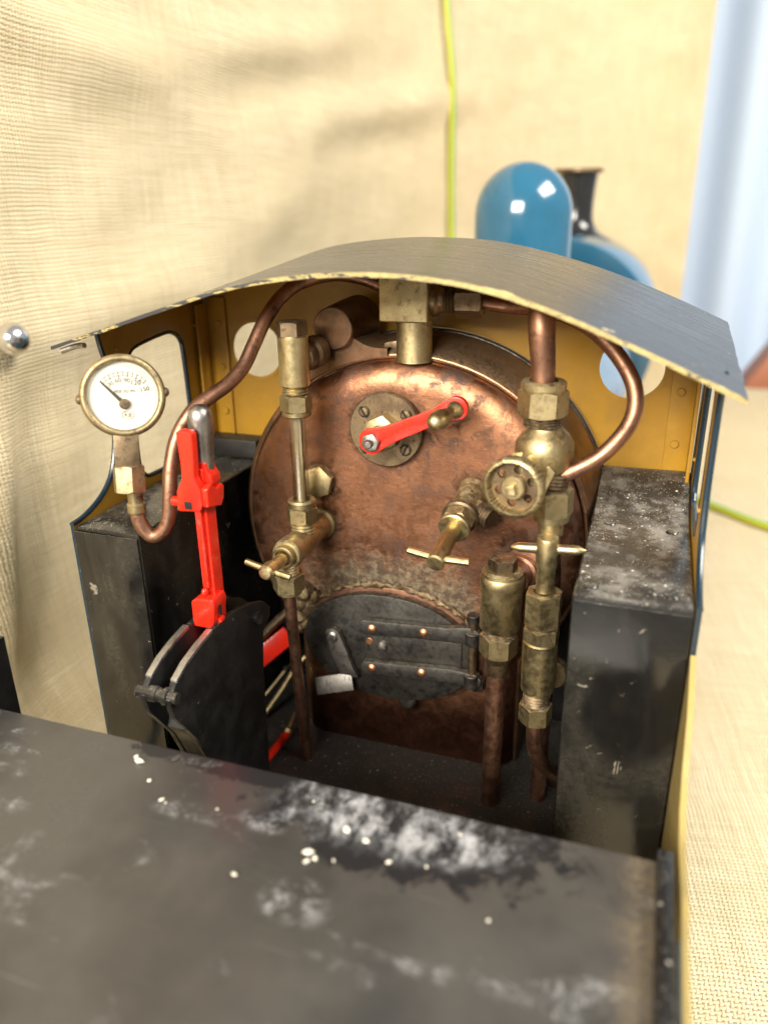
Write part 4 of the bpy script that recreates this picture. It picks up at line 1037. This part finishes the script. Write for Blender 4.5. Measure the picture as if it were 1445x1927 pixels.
MB().tube([(cx_-0.4, cy_, -36), (cx_-0.6, cy_, -60), (cx_-0.9, cy_+0.5, -96)], 3.4, 16).build('feed_pipe', 'copper_pipe', cv, label='thick copper feed pipe going down to the floor')
MB().lathe((cx_+3, cy_+4, -3.5), (0.22, 1, 0.02), [(5.2, 0), (5.2, 5.0), (6.2, 5.4), (6.2, 7.2), (5.4, 7.6), (5.4, 9), (7.4, 9.4), (7.4, 11.6), (5.6, 12), (5.6, 18)], 30).build('elbow', 'copper_pipe', cv)

# --- tee handled valve on the far right
tx, ty = 56.3, -28.5
tv = group('tee_valve', loco, (tx, ty, -15), 'tall brass valve with long tee handle')
MB().lathe((tx, ty, 0.5), (0, 0, 1), [(2.9, 0), (2.9, 7.5), (3.4, 8.6), (3.5, 17.6), (3.2, 18.3), (0, 18.5)], 26).build('spindle', 'brass', tv)
MB().lathe((tx-11.2, ty, 14.2), (1, 0.02, 0.06), [(0.5, 0), (1.55, 2.0), (1.6, 3), (1.6, 19.5), (1.5, 20.6), (0.4, 22.8)], 16).build('tee_bar', 'brass_bright', tv)
MB().hexn((tx, ty, -11.4), (0, 0, 1), 10.6, 11.6, 0.5, hole=3.4).build('gland_nut', 'brass', tv)
MB().lathe((tx, ty, -12.6), (0, 0, 1), [(4.6, 0), (4.6, 1.4)], 24).build('thread', 'bronze', tv)
MB().hexn((tx-0.1, ty, -17.4), (0, 0, 1), 10.4, 5.0, 0.45).build('body_hexagon', 'brass', tv)
MB().lathe((tx-0.2, ty, -36.8), (0, 0, 1), [(5.0, 0), (5.5, 0.8), (5.7, 14), (5.7, 19), (5.1, 19.6)], 34).build('body', 'brass_bright', tv)
MB().thread((tx-0.2, ty, -42.0), (0, 0, 1), 4.6, 5.4, 1.0).build('thread', 'bronze', tv)
MB().hexn((tx-0.3, ty, -49.0), (0, 0, 1), 9.8, 7.0, 0.3).build('union_nut', 'brass', tv)
MB().tube([(tx-0.3, ty, -48), (tx-0.2, ty+0.5, -56), (tx+0.6, ty+2.5, -64), (tx+2.5, ty+7, -72), (tx+4.5, ty+14, -80), (tx+6, ty+22, -88), (tx+6.5, ty+26, -97)], 2.7, 14).build('tail_pipe', 'copper_pipe', tv)
MB().lathe((59, -14, -40), (0, 1, 0), [(0, 0), (5, 0.2), (5.6, 1), (5.6, 5), (4, 6)], 22).build('back_plug', 'brass', tv)

# --- reversing lever on its quadrant stand
rl = group('reversing_lever', loco, (-48, -54, 20), 'red reversing lever with steel grip')
LX = -47.6
MB().lathe((-47.6, -52.6, 35.5), (0.0, 0.02, 1), [(2.7, 0), (2.9, 3), (3.4, 12), (3.9, 18), (3.9, 20.2), (3.2, 22.4), (1.8, 23.6), (0, 24.0)], 26).build('grip', 'steel', rl, sharp=60, label='worn bare steel grip')
def blob_prism(poly, o, ux, uy, th, name, bev): return MB().prism(poly, o, ux, uy, th).build(name, 'red', rl, bevel=bev, seg=3)
# collar under the grip
blob_prism([(-50.0, 33.5), (-44.5, 33.0), (-42.2, 35.0), (-42.4, 37.6), (-44.2, 39.5), (-44.8, 42.0), (-50.4, 42.0)], (0, -49.5, 0), (1, 0, 0), (0, 0, 1), 6.4, 'collar', 0.9)
# hand latch in front of the grip
blob_prism([(-52.2, 52.6), (-50.5, 53.2), (-46.5, 53.0), (-45.2, 52.2), (-45.6, 44), (-46.2, 38.6), (-44.0, 35.0), (-43.6, 29.8), (-45.0, 27.6), (-54.8, 27.0), (-55.4, 28.0), (-55.0, 33.6), (-52.0, 37.6), (-51.6, 42.0)], (0, -57.8, 0), (1, 0, 0), (0, 0, 1), 3.6, 'latch_handle', 0.7)
blob_prism([(-60.6, 29.0), (-57, 28.2), (-52, 27.0), (-50, 29), (-49.0, 33.0), (-50.6, 34.2), (-54, 33.4), (-57.5, 36.0), (-60.6, 35.0)], (-44.2, 0, 0), (0, 1, 0), (0, 0, 1), 2.8, 'latch_cheek', 0.8)
MB().lathe((-55.2, -59.4, 29.6), (-1, 0, 0), [(1.6, 0), (1.6, 3.4), (1.2, 3.9), (0, 4)], 16).build('latch_pin', 'red', rl)
MB().box((-51.8, -61.65, 28.1), (-48.4, -61.3, 30.6)).build('slot', 'hole', rl, bevel=0.2)
MB().box((-50.3, -57.0, -40), (-45.4, -50.6, 40)).build('lever_bar', 'red', rl, bevel=0.7, seg=3)
MB().box((-49.6, -58.9, 0), (-46.6, -57.1, 27.5)).build('latch_rod', 'red', rl, bevel=0.5)
MB().sphere((-48.4, -59.4, -1.2), 1.5, 14, 8).build('rod_end', 'red', rl)
# base block straddling the quadrant
MB().prism([(-54.2, -13.4), (-44.4, -13.4), (-42.6, -4.8), (-43.4, -2.6), (-51.5, -3.0), (-54.0, -4.2)], (0, -53, 0), (1, 0, 0), (0, 0, 1), 9.0).build('quadrant_block', 'red', rl, bevel=0.9, seg=3)
MB().box((-43.8, -59.4, -14.2), (-42.0, -56.2, -10.4)).build('catch', 'red', rl, bevel=0.5)
MB().box((-42.5, -59.3, -9.3), (-42.25, -57.8, -5.6)).build('slot', 'hole', rl)

for ch in list(rl.children):
    if ch.name.startswith('grip'): continue
    ch.location.x *= 0.76; ch.scale.x = 0.76; ch.location.y *= 0.9; ch.scale.y = 0.9
qs = group('quadrant_stand', loco, (-48, -60, -50), 'black reversing quadrant stand with two bright worn arcs')
outl = [(-90.5, -21.0), (-86, -17.2), (-80, -14.6), (-72, -12.8), (-64, -11.8), (-56, -11.6), (-48, -12.6), (-38, -15.2), (-30, -18.6), (-25.5, -23), (-26.5, -27), (-32, -30), (-34, -45), (-36, -95.8), (-70, -95.8), (-72, -70), (-74.5, -54), (-79, -43), (-85, -34), (-89, -28)]
for x in (-54.2, -45.4):
    s_ = MB().prism(outl, (x, 0, 0), (0, 1, 0), (0, 0, 1), 2.0).build('stand_plate', 'stand_black', qs, bevel=0.2)
    wear = [(-86.2, -17.35), (-80, -14.6), (-72, -12.8), (-64.4, -11.85)]
    b = MB(); vs = []
    for (y, z) in wear:
        for k, (dx, dz_) in enumerate(((-0.1, -0.6), (-0.1, 0.75), (2.1, 0.75), (2.1, -0.6))): vs.append((x+dx, y, z+dz_))
    fs = []
    for i in range(len(wear)-1):
        for k in range(4): a = i*4+k; c = i*4+(k+1) % 4; fs.append((a, a+4, c+4, c))
    fs += [(0, 1, 2, 3), (15, 14, 13, 12)]
    b.add(vs, fs).build('worn_arc', 'bright_steel', s_, bevel=0.25)
MB().lathe((-56.4, -88.4, -21.2), (1, 0, 0), [(0, 0), (1.7, 0.2), (2.0, 0.7), (2.0, 4.6), (2.5, 4.9), (2.5, 7.6), (2.1, 7.9), (2.1, 9.8), (2.7, 10.0), (2.7, 11.4), (1.8, 11.7), (1.8, 14.4), (0, 14.6)], 22).build('spacer_bolt', 'black', qs)
MB().prism([(-82, -38), (-78, -31), (-66, -26), (-40, -26), (-37, -95.5), (-69, -95.5), (-71.6, -70), (-74, -54.4), (-78.6, -43.4)], (-52.1, 0, 0), (0, 1, 0), (0, 0, 1), 6.6).build('stand_web', 'stand_black', qs)
MB().lathe((-54, -36, -22), (1, 0, 0), [(2.6, 0), (2.6, 12)], 18).build('spacer', 'black_plain', qs)

# --- rods and levers seen beside the firebox
ro = MB().obox((-71, 12, -73), Vector((0.66, 0.48, 0.58)).normalized(), Vector((-0.4, 0.87, -0.27)).normalized(), Vector((0.63, 0.05, -0.77)).normalized(), 17, 1.5, 4.2)
ro.build('brake_lever', 'red', loco, bevel=0.6, label='red painted lever beside the firebox')
MB().tube([(-76, 10, -70), (-66, 14, -58), (-56, 18, -48)], 2.0, 10).build('bare_rod', 'bronze', loco, label='dull brown rod above the red lever')
MB().tube([(-64, -2, -93), (-60, 8, -86), (-56, 18, -78), (-50, 26, -72)], 1.3, 10).build('brass_rod', 'brass_bright', loco, label='thin brass rod leaning beside the firebox')
MB().tube([(-50, -40, -93.2), (-49.2, -24, -93), (-48.4, -10, -92.6)], 1.7, 10).build('floor_lever', 'red', loco, label='thin red rod on the cab floor')
MB().lathe((-48.4, -10.5, -92.4), (0.05, 0.75, 0.5), [(2.0, 0), (2.2, 1.5), (1.2, 3), (0.5, 9), (0, 10)], 14).build('rod_fork', 'brass_bright', loco)

# ------------------------------------------------------------------ other things around the engine
# earth wire hanging down the backdrop and running across the table
def on_wall(s_, z, off):
    p, n = plan_at(s_); q, _ = wall_fn(s_/PL[-1], (z-TZ+2)/(WALLTOP-TZ))
    return Vector((q.x, q.y, z))+n*off
wp = [on_wall(1090, 560, 5), on_wall(1091, 420, 5), on_wall(1093, 330, 5), on_wall(1095, 240, 5), on_wall(1103, 160, 5), on_wall(1110, 90, 6), on_wall(1114, 20, 6), on_wall(1118, -60, 6), on_wall(1122, -110, 6)]
wp += [Vector((-100, 680, -138)), Vector((-40, 640, -144)), Vector((40, 610, -145.5)), Vector((85, 560, -146)), Vector((120, 505, -146)), Vector((152, 468, -146)), Vector((192, 432, -146)), Vector((250, 405, -146)), Vector((340, 390, -146))]
w = MB().tube(wp, 3.1, 14, 8).build('earth_wire', 'wire', None, origin=(0, 0, 0))
ul = w.data.uv_layers.new(name='cloth')
for poly_ in w.data.polygons:
    for li in poly_.loop_indices:
        vi = w.data.loops[li].vertex_index; ul.data[li].uv = (vi//14*0.1, (vi % 14)/14.0)
tag(w, 'yellow and green striped wire hanging down the burlap and crossing the table', 'wire')

# chrome ball stud in the cloth
bp = Vector((-186, 21.0, 62.5))
sb = MB().sphere(bp, 7.4, 28, 16)
kb = sb.build('ball_stud', 'chrome', None); tag(kb, 'shiny chrome ball stud fixed to the burlap at the left edge', 'stud')
MB().lathe(bp+Vector((-5, 0, 0)), (-1, -0.35, 0.0), [(2.6, 0), (2.2, 3), (3.4, 6), (4.4, 9)], 18).build('stud_neck', 'chrome', kb)

# pale blue curtain beyond the end of the table
vs = []; fs = []; NX, NZ = 90, 6
for j in range(NZ+1):
    for i in range(NX+1):
        x = 70+700*i/NX; z = -480+1400*j/NZ
        y = 1420+22*math.sin(x*0.052+0.6*math.sin(x*0.013)+0.03*j)+14*math.sin(x*0.021+1.3)
        vs.append((x, y, z))
for j in range(NZ):
    for i in range(NX): a = j*(NX+1)+i; fs.append((a, a+1, a+NX+2, a+NX+1))
cu_ = MB().add(vs, fs).build('curtain', 'curtain', None, sharp=80); tag(cu_, 'pale blue hanging curtain beyond the burlap at the right', 'curtain')
# wooden stool-like block at the far end of the table
wb = group('wooden_stand', None, (330, 1120, -480)); tag(wb, 'reddish brown wooden stand behind the cab roof at the right edge', 'stand')
MB().prism([(0, 0), (260, 0), (260, 96), (40, 96), (0, 30)], (222, 1080, -190), (1, 0, 0), (0, 0, 1), -90).build('stand_top', 'wood', wb, bevel=4)
for x in (250, 450):
    for y in (1095, 1155): MB().box((x-14, y-14, -480), (x+14, y+14, -190)).build('leg', 'wood', wb, bevel=2)
